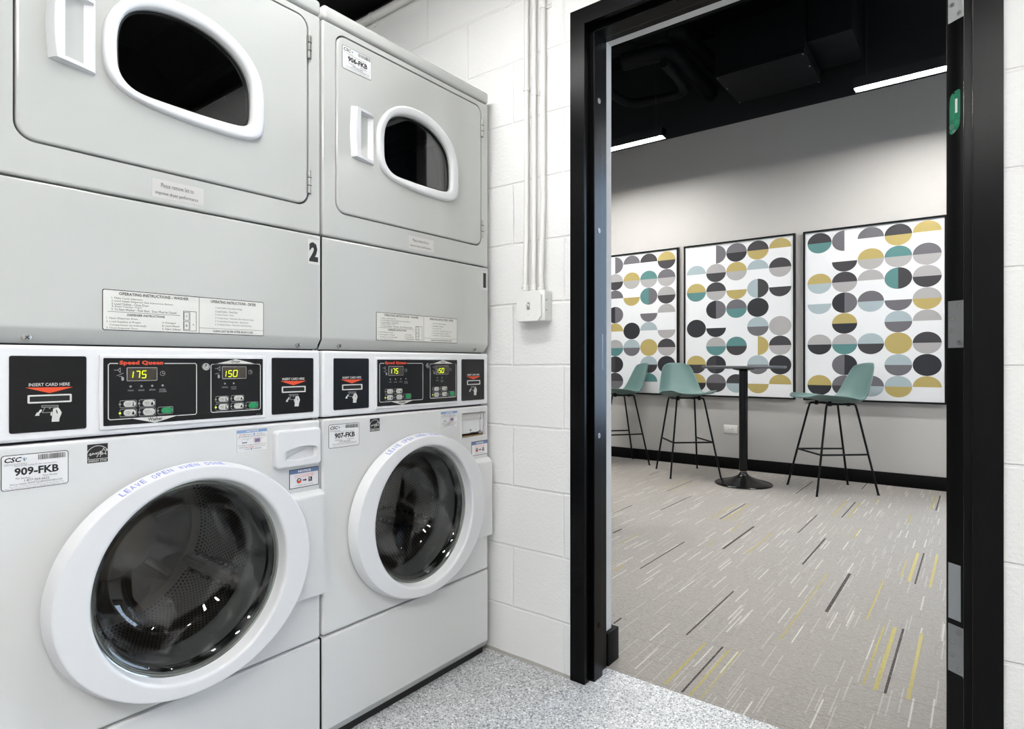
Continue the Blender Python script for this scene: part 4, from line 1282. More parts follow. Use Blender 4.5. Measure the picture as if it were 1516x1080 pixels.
# carpet with its bold accent yarns
cp = Decal(lambda a, b, l: (a, b, 0.0005 + l), 0.0005)
cp.box(-6.0, 3.2, 1.829, FAR_Y, -0.1, 0.0005, M.carpet)
M.yarn_dark = yarn('dark_yarn', '#2f2826', '#5c544f')
M.yarn_yellow = yarn('yellow_yarn', '#a3965a', '#8d8566')
ZA = lambda x, y: (880 + x * .1852, 700 + y * .1852)
ZB = lambda x, y: (1150 + x * .3518, 700 + y * .3518)
ZC = lambda x, y: (840 + x * .3826, 700 + y * .3826)
dark = [(ZA, 528, 302, 785, 185, .008), (ZA, 358, 770, 725, 557, .007), (ZA, 1022, 612, 1280, 433, .013), (ZA, 150, 487, 212, 455, .010), (ZA, 575, 150, 785, 67, .007),
        (ZA, 1000, 375, 1210, 250, .008), (ZA, 150, 330, 300, 262, .008), (ZA, 440, 20, 520, -8, .008), (ZB, 80, 90, 152, 37, .008), (ZB, 272, 190, 332, 125, .008), (ZB, 105, 387, 208, 278, .009), (ZB, 203, 587, 312, 427, .013),
        (ZB, 450, 930, 537, 660, .008), (ZB, 580, 470, 621, 340, .007), (ZB, 668, 160, 690, 98, .009), (ZB, 88, 255, 170, 180, .007), (ZB, 350, 70, 390, 45, .008),
        (ZC, 425, 850, 615, 680, .007), (ZC, 452, 628, 650, 462, .007), (ZC, 176, 585, 212, 565, .008), (ZC, 178, 235, 208, 218, .008)]
yellow = [(ZA, 555, 130, 740, 62, .009), (ZA, 610, 150, 800, 75, .009), (ZA, 1020, 383, 1245, 257, .012), (ZA, 1075, 388, 1190, 325, .006), (ZA, 920, 367, 1125, 258, .010), (ZA, 200, 572, 370, 487, .006), (ZA, 155, 787, 235, 745, .009),
          (ZA, 1215, 648, 1425, 485, .008), (ZA, 895, 590, 970, 550, .008), (ZA, 1090, 470, 1180, 413, .007), (ZB, 230, 185, 298, 120, .010), (ZB, 300, 190, 352, 127, .010), (ZB, 320, 278, 350, 235, .008),
          (ZB, 553, 460, 597, 340, .014), (ZB, 520, 440, 547, 375, .007), (ZB, 640, 485, 680, 348, .011), (ZB, 405, 915, 505, 655, .014), (ZB, 355, 890, 460, 650, .007), (ZB, 545, 955, 617, 680, .011),
          (ZB, 370, 620, 457, 455, .007), (ZB, 0, 705, 222, 427, .006), (ZB, 550, 215, 568, 175, .009), (ZB, 648, 158, 670, 97, .012), (ZB, 415, 130, 430, 110, .009),
          (ZC, 360, 815, 550, 665, .009), (ZC, 460, 860, 640, 690, .008), (ZC, 500, 875, 680, 695, .004)]
for lst, mat in ((dark, M.yarn_dark), (yellow, M.yarn_yellow)):
    for fz, px0, py0, px1, py1, w in lst:
        (xa, ya), (xb, yb) = floor_xy(*fz(px0, py0)), floor_xy(*fz(px1, py1))
        xm = (xa + xb) / 2
        cp.rect(xm - w / 2, xm + w / 2, max(1.835, min(ya, yb)), max(ya, yb), mat, 1)
co = struct(cp.build('floor_lounge'), 'taupe woven carpet with dark and yellow streaks')

wall_plate('wall_front', WALL_Y, 1.829, (-2.6, 1.5, 0.0, 2.56), (XL + .03, XR - .03, 0.0, ZT - .03), M.block)
w = MB(); w.box(-2.75, -2.6, -2.6, 1.829, 0, 2.56, M.block_y); struct(w.build('wall_left'))
w = MB(); w.box(1.5, 1.65, -2.6, 1.829, 0, 2.56, M.block_y); struct(w.build('wall_right'))
w = MB(); w.box(-2.75, 1.65, -2.75, -2.6, 0, 2.56, M.block); struct(w.build('wall_back'))
w = MB(); w.box(-2.75, 1.65, -2.75, 1.829, 2.56, 2.70, M.black_flat); struct(w.build('ceiling'), 'black painted laundry ceiling')

# lounge shell
M.far_split = M.far_wall.copy(); M.far_split.name = 'taupe_wall_black_top'
nt = M.far_split.node_tree; b = nt.nodes['Principled BSDF']
tc = nt.nodes.new('ShaderNodeTexCoord'); sp = nt.nodes.new('ShaderNodeSeparateXYZ'); gt = nt.nodes.new('ShaderNodeMath'); gt.operation = 'GREATER_THAN'; gt.inputs[1].default_value = 3.395
mx = nt.nodes.new('ShaderNodeMix'); mx.data_type = 'RGBA'; mx.inputs[6].default_value = b.inputs['Base Color'].default_value; mx.inputs[7].default_value = (0.004, 0.004, 0.004, 1)
nt.links.new(tc.outputs['Object'], sp.inputs[0]); nt.links.new(sp.outputs['Z'], gt.inputs[0]); nt.links.new(gt.outputs[0], mx.inputs[0]); nt.links.new(mx.outputs[2], b.inputs['Base Color'])
WX0, WX1, WZ0, WZ1 = 0.30, 2.70, 0.35, 3.25
wall_plate('wall_far', FAR_Y, FAR_Y + 0.15, (-6.0, 3.2, 0.0, 4.3), (WX0, WX1, WZ0, WZ1), M.far_split)
wall_plate('wall_inner', 1.829, 1.89, (-6.0, 3.2, 0.0, 4.3), (-1.021, 0.001, 0.0, 2.151), M.drywall)
w = MB(); w.box(-6.15, -6.0, 1.829, FAR_Y + .15, 0, 4.3, M.far_split); struct(w.build('wall_lounge_left'))
w = MB(); w.box(3.2, 3.35, 1.829, FAR_Y + .15, 0, 4.3, M.far_split); struct(w.build('wall_lounge_right'))
w = MB(); w.box(-6.15, 3.35, 1.829, FAR_Y + .15, 4.3, 4.45, M.black_flat); struct(w.build('ceiling_lounge'), 'black open lounge ceiling')
# lounge window, round the corner from the pictures
wf = MB()
for a, b_, c, d in ((WX0, WX0 + .06, WZ0, WZ1), (WX1 - .06, WX1, WZ0, WZ1), (WX0, WX1, WZ0, WZ0 + .06), (WX0, WX1, WZ1 - .06, WZ1), ((WX0 + WX1) / 2 - .03, (WX0 + WX1) / 2 + .03, WZ0, WZ1)):
    wf.box(a, b_, FAR_Y + .03, FAR_Y + .10, c, d, M.frame_black)
wo = struct(wf.build('window_1'), 'tall lounge window with black bars')
wp = MB(); wp.box(WX0 + .05, WX1 - .05, FAR_Y + .06, FAR_Y + .066, WZ0 + .05, WZ1 - .05, M.pane); wp.build('pane', wo)
# baseboards
bb = MB(); bb.box(-6.0, 3.2, FAR_Y - .014, FAR_Y, 0.0005, 0.112, M.base_black, r=0.002); struct(bb.build('baseboard_far'))
bb = MB(); bb.box(-6.0, -1.0205, 1.89, 1.914, 0.0005, 0.113, M.base_black, r=0.002); bb.box(-1.021, -1.004, 1.838, 1.914, 0.0005, 0.113, M.base_black, r=0.002)
struct(bb.build('baseboard_inner'))
bb = MB(); bb.box(0.05, 3.2, 1.89, 1.904, 0.0005, 0.113, M.base_black, r=0.002); struct(bb.build('baseboard_inner_right'))

# steel door frame, one folded profile round left jamb, head and right jamb
prof = [(0.000, 1.695), (0.000, 1.686), (0.0525, 1.686), (0.0535, 1.6865), (0.054, 1.688), (0.054, 1.7215), (0.0690, 1.7215), (0.0700, 1.7220), (0.0705, 1.7235), (0.0705, 1.7745), (0.0700, 1.7760), (0.0690, 1.7765), (0.054, 1.7765),
        (0.054, 1.8310), (0.0535, 1.8325), (0.0525, 1.8330), (0.018, 1.8330)]
tr = MB()
tr.loft([[(XL + d, y, 0.0) for d, y in prof], [(XL + d, y, ZT - d) for d, y in prof], [(XR - d, y, ZT - d) for d, y in prof], [(XR - d, y, 0.0) for d, y in prof]], M.frame_black, closed=False, smooth=False)
fr = struct(tr.build('trim_1', sharp=25), 'black steel door frame')
for z in (1.905, 1.477, 0.80, 0.175):
    s = MB(); px = XL + .0705
    s.lathe([(0.009, 0.0), (0.0088, 0.0012), (0.0068, 0.0016), (0.0062, 0.0004), (0.0035, 0.0002), (0.003, 0.0014), (0.0004, 0.0014)], M.frame_black if z < .5 else M.steel, 20, 'x', (px, 1.752, z))
    s.build('frame_screw', fr)
sk = MB()
px = XL + .054
sk.box(px - .0005, px + .0015, 1.7800, 1.8045, 1.018, 1.138, M.hinge_pale, r=0.0007)
sk.box(px, px + .0018, 1.7850, 1.7990, 1.036, 1.072, M.cavity); sk.box(px, px + .0018, 1.7850, 1.7990, 1.076, 1.112, M.cavity)
sk.build('strike_plate', fr)['label'] = 'steel strike plate'

# the open door: only its hinge edge faces the camera
DK = (-0.030, 1.860); DANG = math.atan2(0.81, 0.59)
dm = MB(); dm.box(0.0, 1.0, 0.0, 0.045, 0.012, 2.126, M.door_black, r=0.0012)
door = struct(dm.build('door_1', loc=(DK[0], DK[1], 0), rotz=DANG), 'black door swung wide open into the lounge')
DFN = lambda a, b, l: (-l, 0.045 - a, b)
for z0, z1, mt in ((1.897, 2.014, M.hinge_pale), (1.0785, 1.196, M.hinge), (0.265, 0.384, M.hinge)):
    d = Decal(DFN, 0.0006)
    d.sheet(0.0055, 0.0455, z0, z1, mt)
    for a, q in ((0.034, 0.11), (0.0165, 0.36), (0.0165, 0.63), (0.034, 0.88)):
        d.disc(a, z0 + (z1 - z0) * q, 0.0052, M.screw, 2, 16); d.ring(a, z0 + (z1 - z0) * q, 0.0053, 0.0007, M.cavity, 3, 16)
        d.line([(a - .002, z0 + (z1 - z0) * q), (a + .002, z0 + (z1 - z0) * q)], .0009, M.cavity, 4); d.line([(a, z0 + (z1 - z0) * q - .002), (a, z0 + (z1 - z0) * q + .002)], .0009, M.cavity, 4)
    d.tube([(-0.002, -0.0075, z0), (-0.002, -0.0075, z1)], 0.0065, mt, 12)
    d.build('hinge', door)['label'] = 'steel hinge leaf with four screws'
d = Decal(DFN, 0.0005)
d.sheet(0.006, 0.0375, 0.398, 0.537, M.patch); d.build('patch_plate', door)['label'] = 'bare scuffed metal patch'
d = Decal(DFN, 0.0004)
lp = chaikin(ccw([(0.009, 1.625), (0.0095, 1.617), (0.018, 1.6135), (0.032, 1.626), (0.036, 1.640), (0.0365, 1.712), (0.035, 1.7225), (0.022, 1.7205), (0.0125, 1.714), (0.0085, 1.700)]), 2)
d.loft([[DFN(a, b_, 0) for a, b_ in lp], [DFN(a, b_, .0004) for a, b_ in lp]], M.fire_green, smooth=False); d.poly(lp, M.fire_green, 1)
d.rect(0.0235, 0.0295, 1.665, 1.700, M.label_white, 2)
for a in (0.0125, 0.0155, 0.0185, 0.0205, 0.033):
    for q in range(14):
        z = 1.652 + q * 0.0042
        if rnd.random() < .85: d.rect(a, a + .0011, z, z + rnd.uniform(.0018, .0034), M.print_green, 2)
d.ring(0.0145, 1.634, 0.0055, 0.0009, M.print_grey, 2); d.text('UL', 0.0115, 0.0175, 1.6318, 1.6362, M.print_grey, 2)
for q in range(5): d.rect(0.0225 + q * .0024, 0.0236 + q * .0024, 1.632 + q * .001, 1.647, M.print_green, 2)
d.disc(0.0205, 1.621, 0.0036, M.chrome, 2, 14); d.disc(0.0205, 1.621, 0.0014, M.cavity, 3, 10)
d.disc(0.0205, 1.7165, 0.0025, M.chrome, 2, 12)
d.build('rating_label', door)['label'] = 'small green metal label'

# ------------------------------------------------------------------ conduits and switch box on the block wall
def conduit(path, r, label, straps, name='conduit'):
    m = MB(); m.tube(path, r, M.white_paint, 14)
    o = tag(m.build(name), label, 'conduit')
    for p, ax in straps:
        s = MB()
        if ax == 'z':
            s.lathe([(r + .0002, -.009), (r + .002, -.008), (r + .0024, 0), (r + .002, .008), (r + .0002, .009)], M.white_paint, 16, 'z', p)
            s.box(p[0] + r * .3, p[0] + r + .017, WALL_Y - .004, WALL_Y - .0002, p[2] - .008, p[2] + .008, M.white_paint, r=0.001)
            s.sphere((p[0] + r + .010, WALL_Y - .005, p[2]), .0035, M.white_paint, u=10, w=6)
        else:
            s.lathe([(r + .0002, -.011), (r + .002, -.010), (r + .0026, 0), (r + .002, .010), (r + .0002, .011)], M.white_paint, 16, 'x', p)
            s.box(p[0] - .011, p[0] + .011, WALL_Y - .004, WALL_Y - .0002, p[2] - r - .018, p[2] - r * .3, M.white_paint, r=0.001)
            s.sphere((p[0], WALL_Y - .006, p[2] - r - .010), .005, M.white_paint, u=10, w=6)
        s.build('strap', o)
    return o


YP = WALL_Y - 0.0115
def vpath(x0, x1):
    return [(x0, YP, 2.558), (x0, YP, 1.62), (x0 + (x1 - x0) * .1, YP - .001, 1.56), (x0 + (x1 - x0) * .5, YP - .006, 1.47), (x1, YP - .012, 1.40), (x1, YP - .013, 1.36), (x1, YP - .013, 1.284)]
conduit(vpath(-1.2335, -1.2285), 0.0088, 'leftmost of the three thin white conduits rising from the switch box', [((-1.2335, YP, 1.985), 'z')])
conduit(vpath(-1.2010, -1.1950), 0.0088, 'middle of the three thin white conduits rising from the switch box', [((-1.2010, YP, 1.962), 'z')])
conduit(vpath(-1.1645, -1.1640), 0.0098, 'rightmost of the three white conduits, nearest the doorway', [((-1.1645, YP, 2.245), 'z')])
conduit([(-2.58, WALL_Y - .018, 2.513), (-0.6, WALL_Y - .018, 2.513)], 0.0165, 'white conduit running level along the wall just under the ceiling', [((-2.045, WALL_Y - .018, 2.513), 'x'), ((-1.45, WALL_Y - .018, 2.513), 'x')])

sb = empty('switch_box', (-1.1905, WALL_Y, 1.2315), 'white surface mounted switch box on the block wall below the conduits', 'switch')
q = MB(); q.box(-.0565, .0565, -.046, -.0005, -.0515, .0515, M.box_paint, r=0.004, seg=3)
for z in (-.03, 0.0, .03):
    q.lathe([(.0105, 0), (.0105, .0008), (.0092, .0008), (.0092, 0.0002), (.0004, .0004)], M.box_paint, 20, 'x', (.0565, -.022, z))
for z in (-.015, .018): q.sphere((.0568, -.037, z), .0018, M.cavity, u=8, w=6)
q.build('box_body', sb)
cvp = [(x, z) for x, z in [(-.0555, -.040), (-.046, -.0505), (.033, -.0505), (.037, -.046), (.042, -.038), (.0465, -.036), (.0465, .036), (.042, .039), (.037, .045), (.033, .0505), (-.0555, .0505)]]
q = MB(); q.loft([[(x, -.046, z) for x, z in cvp], [(x, -.0520, z) for x, z in cvp], [(x * .985, -.0532, z * .985) for x, z in cvp]], M.box_paint, caps=(False, True), smooth=False)
for z in (-.029, .029): q.sphere((-.006, -.0532, z), .0028, M.box_paint, u=10, w=6)
q.build('cover_plate', sb)
q = MB(); q.box(-.0115, .0005, -.0536, -.0531, -.0125, .0125, M.print_grey)
q.loft([[(x, y, z) for x, z in ((-.0095, -.003), (-.0015, -.003), (-.0015, .005), (-.0095, .005))] for y in (-.0532,)] + [[(x, -.0655, z) for x, z in ((-.0090, .0035), (-.0020, .0035), (-.0020, .0095), (-.0090, .0095))]], M.box_paint, caps=(False, True), smooth=False)
q.build('toggle', sb)
for x, z in ((.0475, -.0435), (.0475, .0435), (-.0500, -.0465)):
    q = MB(); q.lathe([(.0048, 0), (.0046, -.0022), (.003, -.0032), (.0004, -.0032)], M.box_paint if z > 0 else M.screw, 14, 'z')
    o = q.build('screw', sb); o.rotation_euler = (-PI / 2 + PI, 0, 0); o.location = (x, -.046, z)
for x in (-.0375, -.0045, .0265):
    q = MB(); q.lathe([(.0118, 0.0512), (.0122, 0.0535), (.0122, .060), (.0105, .062), (.0105, .074), (.0092, .076)], M.white_paint, 16, 'z', (x, -.0235, 0))
    q.sphere((x - .012, -.0275, .067), .0036, M.white_paint, u=10, w=6)
    q.build('connector', sb)

# ------------------------------------------------------------------ lounge: pictures
R3 = ["KT h,G. v,G. h,KY h,Y. h".replace(' ', '')]
ARTS = {
    3: [['hKT', 'vG.', 'hG.', 'hKY', 'hY.'], ['', 'h.K', 'hYL', 'hTL', 'hGL'], ['hYB', 'hKL', 'hL.', 'vTK', 'hLK'], ['h.B', 'vNG', 'hGB', 'h.G', 'hLY'],
        ['', 'hYN', '', 'hBG', 'hL.'], ['hLN', 'hLT', 'hBK', 'hYY', 'hKL'], ['', 'vGN', '', 'hBG', 'hNN'], ['hYN', 'hGK', 'hGB', 'hBY', 'hY.']],
    2: [['', 'v.G', 'hGN', 'hKY', 'hY.'], ['hB.', 'hLK', 'hYL', 'hB.', 'hKL'], ['hYT', 'hKL', 'h.Y', 'vBK', 'h.K'], ['', 'vNG', 'hGT', 'hNN', ''],
        ['hNN', 'h.N', '', 'hBG', 'hLL'], ['', 'hLT', 'hTK', 'v.Y', 'hKL'], ['hYK', 'vKN', '', 'hBG', 'hNN'], ['hYN', 'hGK', 'hKB', 'h.Y', 'hY.']],
    1: [['', 'v.G', 'hG.', 'hK.', 'hYK'], ['hB.', 'hLK', 'hYL', 'hTL', 'hGL'], ['hYT', 'hG.', 'h.Y', 'vTG', 'hLK'], ['', 'vNG', '', 'h.G', 'hL.'],
        ['hNN', 'hY.', 'hNN', 'hB.', 'h.L'], ['', 'hLT', 'hBG', 'hYY', 'hKL'], ['hYK', 'vKN', '', 'hBK', 'hNN'], ['hYN', 'hKG', '', 'hT.', '']]}
PICS = {3: (-1.272, -0.205, 'right framed print of half circles, behind the single stool right of the table'),
        2: (-2.402, -1.342, 'middle framed print of half circles, behind the round table'),
        1: (-3.522, -2.462, 'left framed print of half circles, partly cut off by the door frame')}
PZ0, PZ1 = 0.705, 2.238
for k, (x0, x1, lab) in PICS.items():
    cxp = (x0 + x1) / 2
    root = empty('framed_print', (cxp, FAR_Y, PZ0), lab, 'picture', 'three framed geometric prints on the lounge wall')
    hw, hh = (x1 - x0) / 2, PZ1 - PZ0
    fm = MB(); bw = .016
    def rr(i): return [(-hw + i, i), (hw - i, i), (hw - i, hh - i), (-hw + i, hh - i)]
    fm.loft([[(x, -.001, z) for x, z in rr(0)], [(x, -.040, z) for x, z in rr(0)], [(x, -.042, z) for x, z in rr(.002)], [(x, -.042, z) for x, z in rr(bw - .001)], [(x, -.036, z) for x, z in rr(bw)], [(x, -.030, z) for x, z in rr(bw)]], M.frame_edge, smooth=False)
    fm.build('picture_frame', root)
    pr = Decal(lambda a, b, l: (a, -.031 - l, b), 0.0004)
    pr.box(-hw + bw - .001, hw - bw + .001, -.031, -.0015, bw - .001, hh - bw + .001, M.paper)
    px = 0.2000; pz = 0.1825; r = 0.0985; rz = 0.0905
    xl = -2 * px; zt = hh - 0.118
    for ri, row in enumerate(ARTS[k]):
        for ci, cell in enumerate(row):
            if not cell: continue
            a, bz = xl + ci * px, zt - ri * pz
            for half, ch in ((0, cell[1]), (1, cell[2])):
                if ch == '.': continue
                if cell[0] == 'h': t0 = 0 if half == 0 else PI
                else: t0 = PI / 2 if half == 0 else -PI / 2
                pts = [(a + r * math.cos(t0 + PI * q_ / 24), bz + rz * math.sin(t0 + PI * q_ / 24)) for q_ in range(25)]
                pr.add([pr.fn(x, z, .0004) for x, z in pts], [list(range(25))], ART[ch])
    pr.build('print', root)

# ------------------------------------------------------------------ lounge: bar stools and table
def stool(loc, facing, label):
    root = empty('bar_stool', (loc[0], loc[1], 0.001), label, 'bar stool', 'sage green bar stools in the lounge', math.atan2(facing[1], facing[0]))
    prof = [(.300, .758), (.285, .766), (.24, .766), (.18, .752), (.11, .737), (.04, .724), (-.03, .716), (-.10, .714), (-.16, .722), (-.205, .748), (-.235, .792), (-.258, .850), (-.278, .905), (-.296, .960), (-.310, 1.010), (-.318, 1.045)]
    wid = [.165, .195, .215, .228, .236, .240, .240, .236, .229, .220, .210, .196, .180, .163, .146, .120]
    n = 16; vs = []; fs = []
    for i, ((x, z), w_) in enumerate(zip(prof, wid)):
        k = i / (len(prof) - 1)
        for j in range(n + 1):
            v = -1 + 2 * j / n; av = abs(v)
            seat = max(0.0, 1 - k * 1.6); back = max(0.0, min(1.0, (k - .38) / .25))
            xx = x + back * .085 * (av ** 2.2) * (1 - .35 * k) - (0.030 * av ** 3 if i < 2 else 0.012 * av ** 3 if i == 2 else 0)
            zz = z + (1 - back) * (.008 + .052 * min(1, k / .35)) * av ** 2.4 + back * .022 * av ** 2 * (1 - k) - (0.022 * av ** 3 if i == len(prof) - 1 else 0.008 * av ** 3 if i == len(prof) - 2 else 0)
            vs.append((xx, w_ * v * (1 - .03 * av ** 6), zz))
    for i in range(len(prof) - 1):
        for j in range(n):
            a = i * (n + 1) + j
            fs.append([a, a + 1, a + n + 2, a + n + 1])
    m = MB(); m.add(vs, fs, M.stool, True)
    o = m.build('seat_shell', root, sharp=180)
    sd = o.modifiers.new('thick', 'SOLIDIFY'); sd.thickness = 0.009; sd.offset = 0.0
    ss = o.modifiers.new('smooth', 'SUBSURF'); ss.levels = 1; ss.render_levels = 1
    ztop = 0.700
    tops = {}
    for sx, fxx, fyy, tx, ty in ((1, .255, .232, .120, .128), (-1, -.254, .205, -.120, .128)):
        for sy in (1, -1):
            l = MB(); top = (tx, ty * sy, ztop); foot = (fxx, fyy * sy, 0.0)
            d = Vector(top) - Vector(foot)
            l.tube([foot, Vector(foot) + d * .96, (tx * .975, ty * sy * .99, ztop + .003), (tx * .86, ty * sy * .985, ztop + .010)], .0085, M.stool_leg, 10)
            l.lathe([(.0105, 0.0), (.0105, .006), (.0085, .009)], M.stool_leg, 12, 'z', foot)
            l.build('leg', root)
            tops[(sx, sy)] = (Vector(foot), d)
    s = MB()
    for sy in (1, -1):
        s.tube([(.104, .126 * sy, ztop + .010), (-.104, .126 * sy, ztop + .010)], .0085, M.stool_leg, 10)
        for x in (.075, -.075):
            s.lathe([(.013, -.014), (.015, -.006), (.014, .012), (.014, .024)], M.stool_leg, 12, 'z', (x, .100 * sy, ztop + .008))
            s.tube([(x, .127 * sy, ztop + .010), (x, .08 * sy, ztop + .014)], .007, M.stool_leg, 8)
    for x in (.075, -.075): s.tube([(x, -.1, ztop + .014), (x, .1, ztop + .014)], .0075, M.stool_leg, 8)
    s.build('seat_frame', root)
    fr_ = MB(); zf = 0.315
    P = lambda sx, sy: tops[(sx, sy)][0] + tops[(sx, sy)][1] * (zf / ztop)
    for a, b_ in (((1, 1), (1, -1)), ((1, 1), (-1, 1)), ((1, -1), (-1, -1))):
        fr_.tube([P(*a), P(*b_)], .0075, M.stool_leg, 10)
    fr_.build('footrest', root)
    return root


stool((-.952, 5.513), (-.77, -.64), 'sage green bar stool standing right of the round table, seen side on')
stool((-2.19, 5.515), (.66, -.75), 'sage green bar stool left of the round table, its backrest turned to the wall')
stool((-2.975, 5.66), (-.64, -.77), 'sage green bar stool half cut off by the left door jamb')
stool((-2.135, 3.34), (.8916, .4816), 'bar stool almost hidden behind the left door jamb, only its seat lip showing')

tb = empty('bar_table', (-1.603, 5.325, 0.001), 'tall round black pedestal table between two green bar stools', 'table')
m = MB(); m.lathe([(.0005, .994), (.332, .994), (.338, .997), (.340, 1.002), (.340, 1.012), (.337, 1.0155)], M.table_edge, 72); m.lathe([(.337, 1.0155), (.0005, 1.0155)], M.table_top, 72)
m.build('table_top', tb)
m = MB(); m.lathe([(.0005, .993), (.085, .993), (.088, .986), (.060, .978), (.036, .972), (.036, .120), (.032, .116), (.026, .110)], M.black_gloss, 40); m.build('column', tb)
m = MB(); m.lathe([(.024, .118), (.026, .104), (.030, .098), (.036, .088), (.050, .074), (.075, .060), (.115, .044), (.165, .029), (.212, .018), (.230, .012), (.235, .006), (.234, .0), (.0005, .0)], M.black_gloss, 64); m.build('pedestal_base', tb)
m = MB(); m.lathe([(.0265, .104), (.0285, .108), (.0285, .116), (.0265, .120)], M.chrome, 32); m.build('collar', tb)['label'] = 'shiny collar above the base'

ol = empty('power_outlet', (-1.938, FAR_Y, 0.3905), 'white horizontal wall outlet low on the taupe wall behind the table', 'outlet')
m = MB(); m.box(-.0655, .0655, -.0065, -.0002, -.0405, .0405, M.outlet, r=0.003); m.build('cover_plate', ol)
for sx in (-1, 1):
    m = Decal(lambda a, b, l: (a, -.0085 - l, b), .0003)
    m.box(sx * .0165 - .0155, sx * .0165 + .0155, -.0085, -.006, -.0165, .0165, M.outlet, r=0.001)
    for z in (-.006, .006): m.rect(sx * .0165 - .005, sx * .0165 + .005, z - .0012, z + .0012, M.print_black, 1)
    m.disc(sx * .0165 + .010, 0, .0024, M.print_black, 1, 12)
    m.build('socket', ol)

# ------------------------------------------------------------------ lamps
def linear_light(x0, x1, y, z, label, wires):
    cxp = (x0 + x1) / 2; hl = (x1 - x0) / 2
    root = empty('linear_light', (cxp, y, z), label, 'ceiling light', 'linear pendant lights in the lounge')
    m = MB(); m.box(-hl, hl, -.044, .044, .004, .062, M.lamp_body)
    for yy in (-.047, .045): m.box(-hl, hl, yy, yy + .002, -.017, .062, M.lamp_body)
    for xx in (-hl, hl - .003): m.box(xx, xx + .003, -.044, .044, -.017, .062, M.lamp_body)
    m.build('housing', root)
    m = MB(); m.box(-hl + .004, hl - .004, -.0435, .0435, .0, .003, M.lamp_far); m.build('diffuser', root)
    for xx in wires:
        m = MB(); m.tube([(xx, -.018, .062), (xx, 0, .30)], .0016, M.lamp_body, 6); m.tube([(xx, .018, .062), (xx, 0, .30)], .0016, M.lamp_body, 6); m.tube([(xx, 0, .30), (xx, 0, 4.3 - z)], .0022, M.lamp_body, 6)
        m.build('suspension_wire', root)
    return root


LZ = 3.118
linear_light(-.746, .474, 5.2, LZ, 'glowing linear pendant light above the right print, crossing behind the door edge', (-.53, .53))
linear_light(-3.49, -2.27, 5.2, LZ, 'glowing linear pendant light at the left, half hidden by the door jamb', (-.53, .53))
linear_light(-2.1, -.88, 3.4, LZ, 'glowing linear pendant light over the lounge carpet near the doorway', (-.53, .53))
linear_light(-4.6, -3.38, 3.4, LZ, 'glowing linear pendant light over the left of the lounge', (-.53, .53))
linear_light(.8, 2.02, 3.4, LZ, 'glowing linear pendant light over the right of the lounge', (-.53, .53))


def ceiling_light(x, y, lx, ly, label, mat):
    root = empty('ceiling_light', (x, y, 2.559), label, 'ceiling light', 'laundry ceiling lights')
    m = MB(); m.box(-lx / 2, lx / 2, -ly / 2, ly / 2, -.045, 0, M.lamp_white, r=0.006); m.build('housing', root)
    m = MB(); m.box(-lx / 2 + .012, lx / 2 - .012, -ly / 2 + .012, ly / 2 - .012, -.060, -.044, mat, r=0.006); m.build('diffuser', root)


ceiling_light(-1.15, .74, 1.25, .16, 'long ceiling light above the machines, by the block wall', M.lamp_aisle)
ceiling_light(.55, -.15, 1.25, .16, 'long ceiling light right of the camera', M.lamp)
ceiling_light(.10, -1.1, 1.25, .16, 'long ceiling light behind the camera', M.lamp_back)

# ------------------------------------------------------------------ black services under the lounge ceiling
def at_z(u, v, z):
    dx, dy, dz = _dir(u, v); s = (z - CAMZ) / dz
    return Vector((s * dx, s * dy, z))


du = empty('ceiling_unit', (-1.415, 5.40, 3.45), 'black boxy duct unit hanging under the dark lounge ceiling', 'duct')
m = MB(); m.box(-.352, .345, -.31, .325, .0, .42, M.duct, r=0.004)
for x in (-.335, .328):
    for y in (-.29, -.05, .30): m.sphere((x, y, -.001), .006, M.steel, u=8, w=6)
m.build('casing', du)
m = MB(); m.box(-.352, .345, -.325, -.312, -.004, .03, M.duct); m.build('front_flange', du)
m = MB(); m.box(.347, .66, -.25, .32, .10, .85, M.duct, r=0.004); m.build('side_duct', du)
for x in (-.33, .32):
    m = MB(); m.tube([(x, 0, .42), (x, 0, .85)], .006, M.duct, 6); m.build('hanger_rod', du)
for z, y, lab in ((3.80, 4.70, 'thin black strut running level in front of the hanging duct'), (3.92, 4.45, 'upper thin black strut nearest the doorway under the ceiling')):
    m = MB(); m.box(-2.35, 1.2, y, y + .045, z, z + .045, M.duct)
    for x in (-2.2, .9): m.tube([(x, y + .02, z), (x, y + .02, 4.3)], .006, M.duct, 6)
    tag(m.build('ceiling_strut'), lab, 'strut')


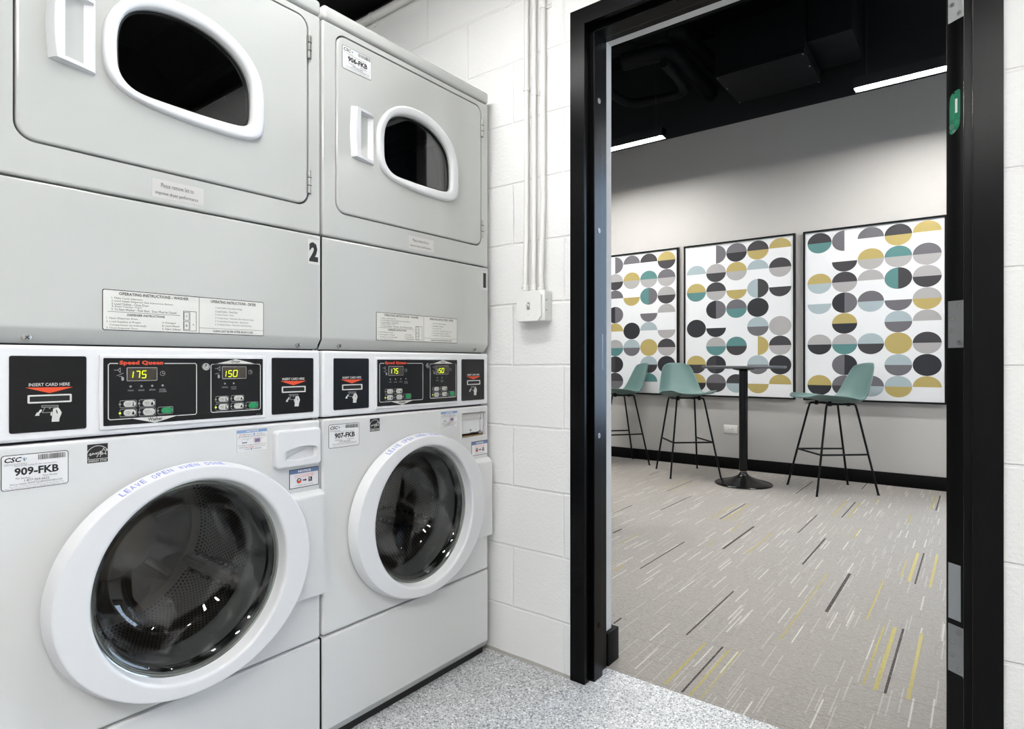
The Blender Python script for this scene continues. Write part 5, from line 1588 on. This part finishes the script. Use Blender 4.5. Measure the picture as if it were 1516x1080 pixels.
ZP = lambda x, y: (900 + x * .22427, 30 + y * .22427)
def pipe(pts, z, r, label):
    P = [at_z(*ZP(*p), z) for p in pts]; path = []
    for i, p in enumerate(P):
        if 0 < i < len(P) - 1:
            a, b_ = (P[i - 1] - p), (P[i + 1] - p); ra = min(.16, a.length * .45, b_.length * .45)
            a.normalize(); b_.normalize(); s, e = p + a * ra, p + b_ * ra
            for k in range(7):
                t = k / 6; path.append(s * (1 - t) ** 2 + p * 2 * t * (1 - t) + e * t * t)
        else: path.append(p)
    m = MB(); m.tube(path, r, M.pipe_black, 16)
    # hangers up to the ceiling
    for p in (path[0] * .6 + path[1] * .4, path[-1] * .6 + path[-2] * .4): m.tube([p, (p.x, p.y, 4.3)], .006, M.pipe_black, 6)
    return tag(m.build('ceiling_pipe'), label, 'pipe')


pipe([(-300, 290), (470, 60), (820, 420), (1000, 640)], 3.95, .075, 'upper thick black insulated pipe bending under the lounge ceiling')
pipe([(100, 275), (420, 195), (690, 500), (850, 690)], 3.75, .075, 'lower thick black insulated pipe with a blunt end under the lounge ceiling')
pipe([(-200, 330), (140, 560), (520, 480), (470, 390), (370, 280)], 3.62, .042, 'thin black pipe looping low at the left under the lounge ceiling')

# ------------------------------------------------------------------ daylight, camera, view
wd = bpy.data.worlds.new('daylight'); bpy.context.scene.world = wd; wd.use_nodes = True
bg = wd.node_tree.nodes['Background']; bg.inputs['Color'].default_value = (0.62, 0.78, 1.0, 1); bg.inputs['Strength'].default_value = 10.0
pl = bpy.data.lights.new('window_portal', 'AREA'); pl.shape = 'RECTANGLE'; pl.size = WX1 - WX0; pl.size_y = WZ1 - WZ0
pl.cycles.is_portal = True
po = bpy.data.objects.new('window_portal', pl); C.objects.link(po); po.location = ((WX0 + WX1) / 2, FAR_Y + .12, (WZ0 + WZ1) / 2); po.rotation_euler = (-PI / 2, 0, 0)

cam = bpy.data.cameras.new('camera'); cam.sensor_fit = 'HORIZONTAL'; cam.sensor_width = 36.0
cam.lens = FPX / 1516.0 * 36.0; cam.shift_y = -2.0 / 1516.0; cam.clip_start = 0.02
co_ = bpy.data.objects.new('camera', cam); C.objects.link(co_)
co_.location = (0, 0, CAMZ); co_.rotation_euler = (PI / 2, 0, YAW)
sc = bpy.context.scene
sc.camera = co_
sc.view_settings.view_transform = 'Standard'; sc.view_settings.look = 'None'
sc.view_settings.exposure = 0.0; sc.view_settings.gamma = 1.0; sc.view_settings.use_curve_mapping = False
sc.cycles.max_bounces = 10; sc.cycles.diffuse_bounces = 5; sc.cycles.glossy_bounces = 5; sc.cycles.transparent_max_bounces = 12
sc.cycles.caustics_reflective = False; sc.cycles.caustics_refractive = False
sc.cycles.sample_clamp_indirect = 6.0
sc.cycles.use_denoising = True
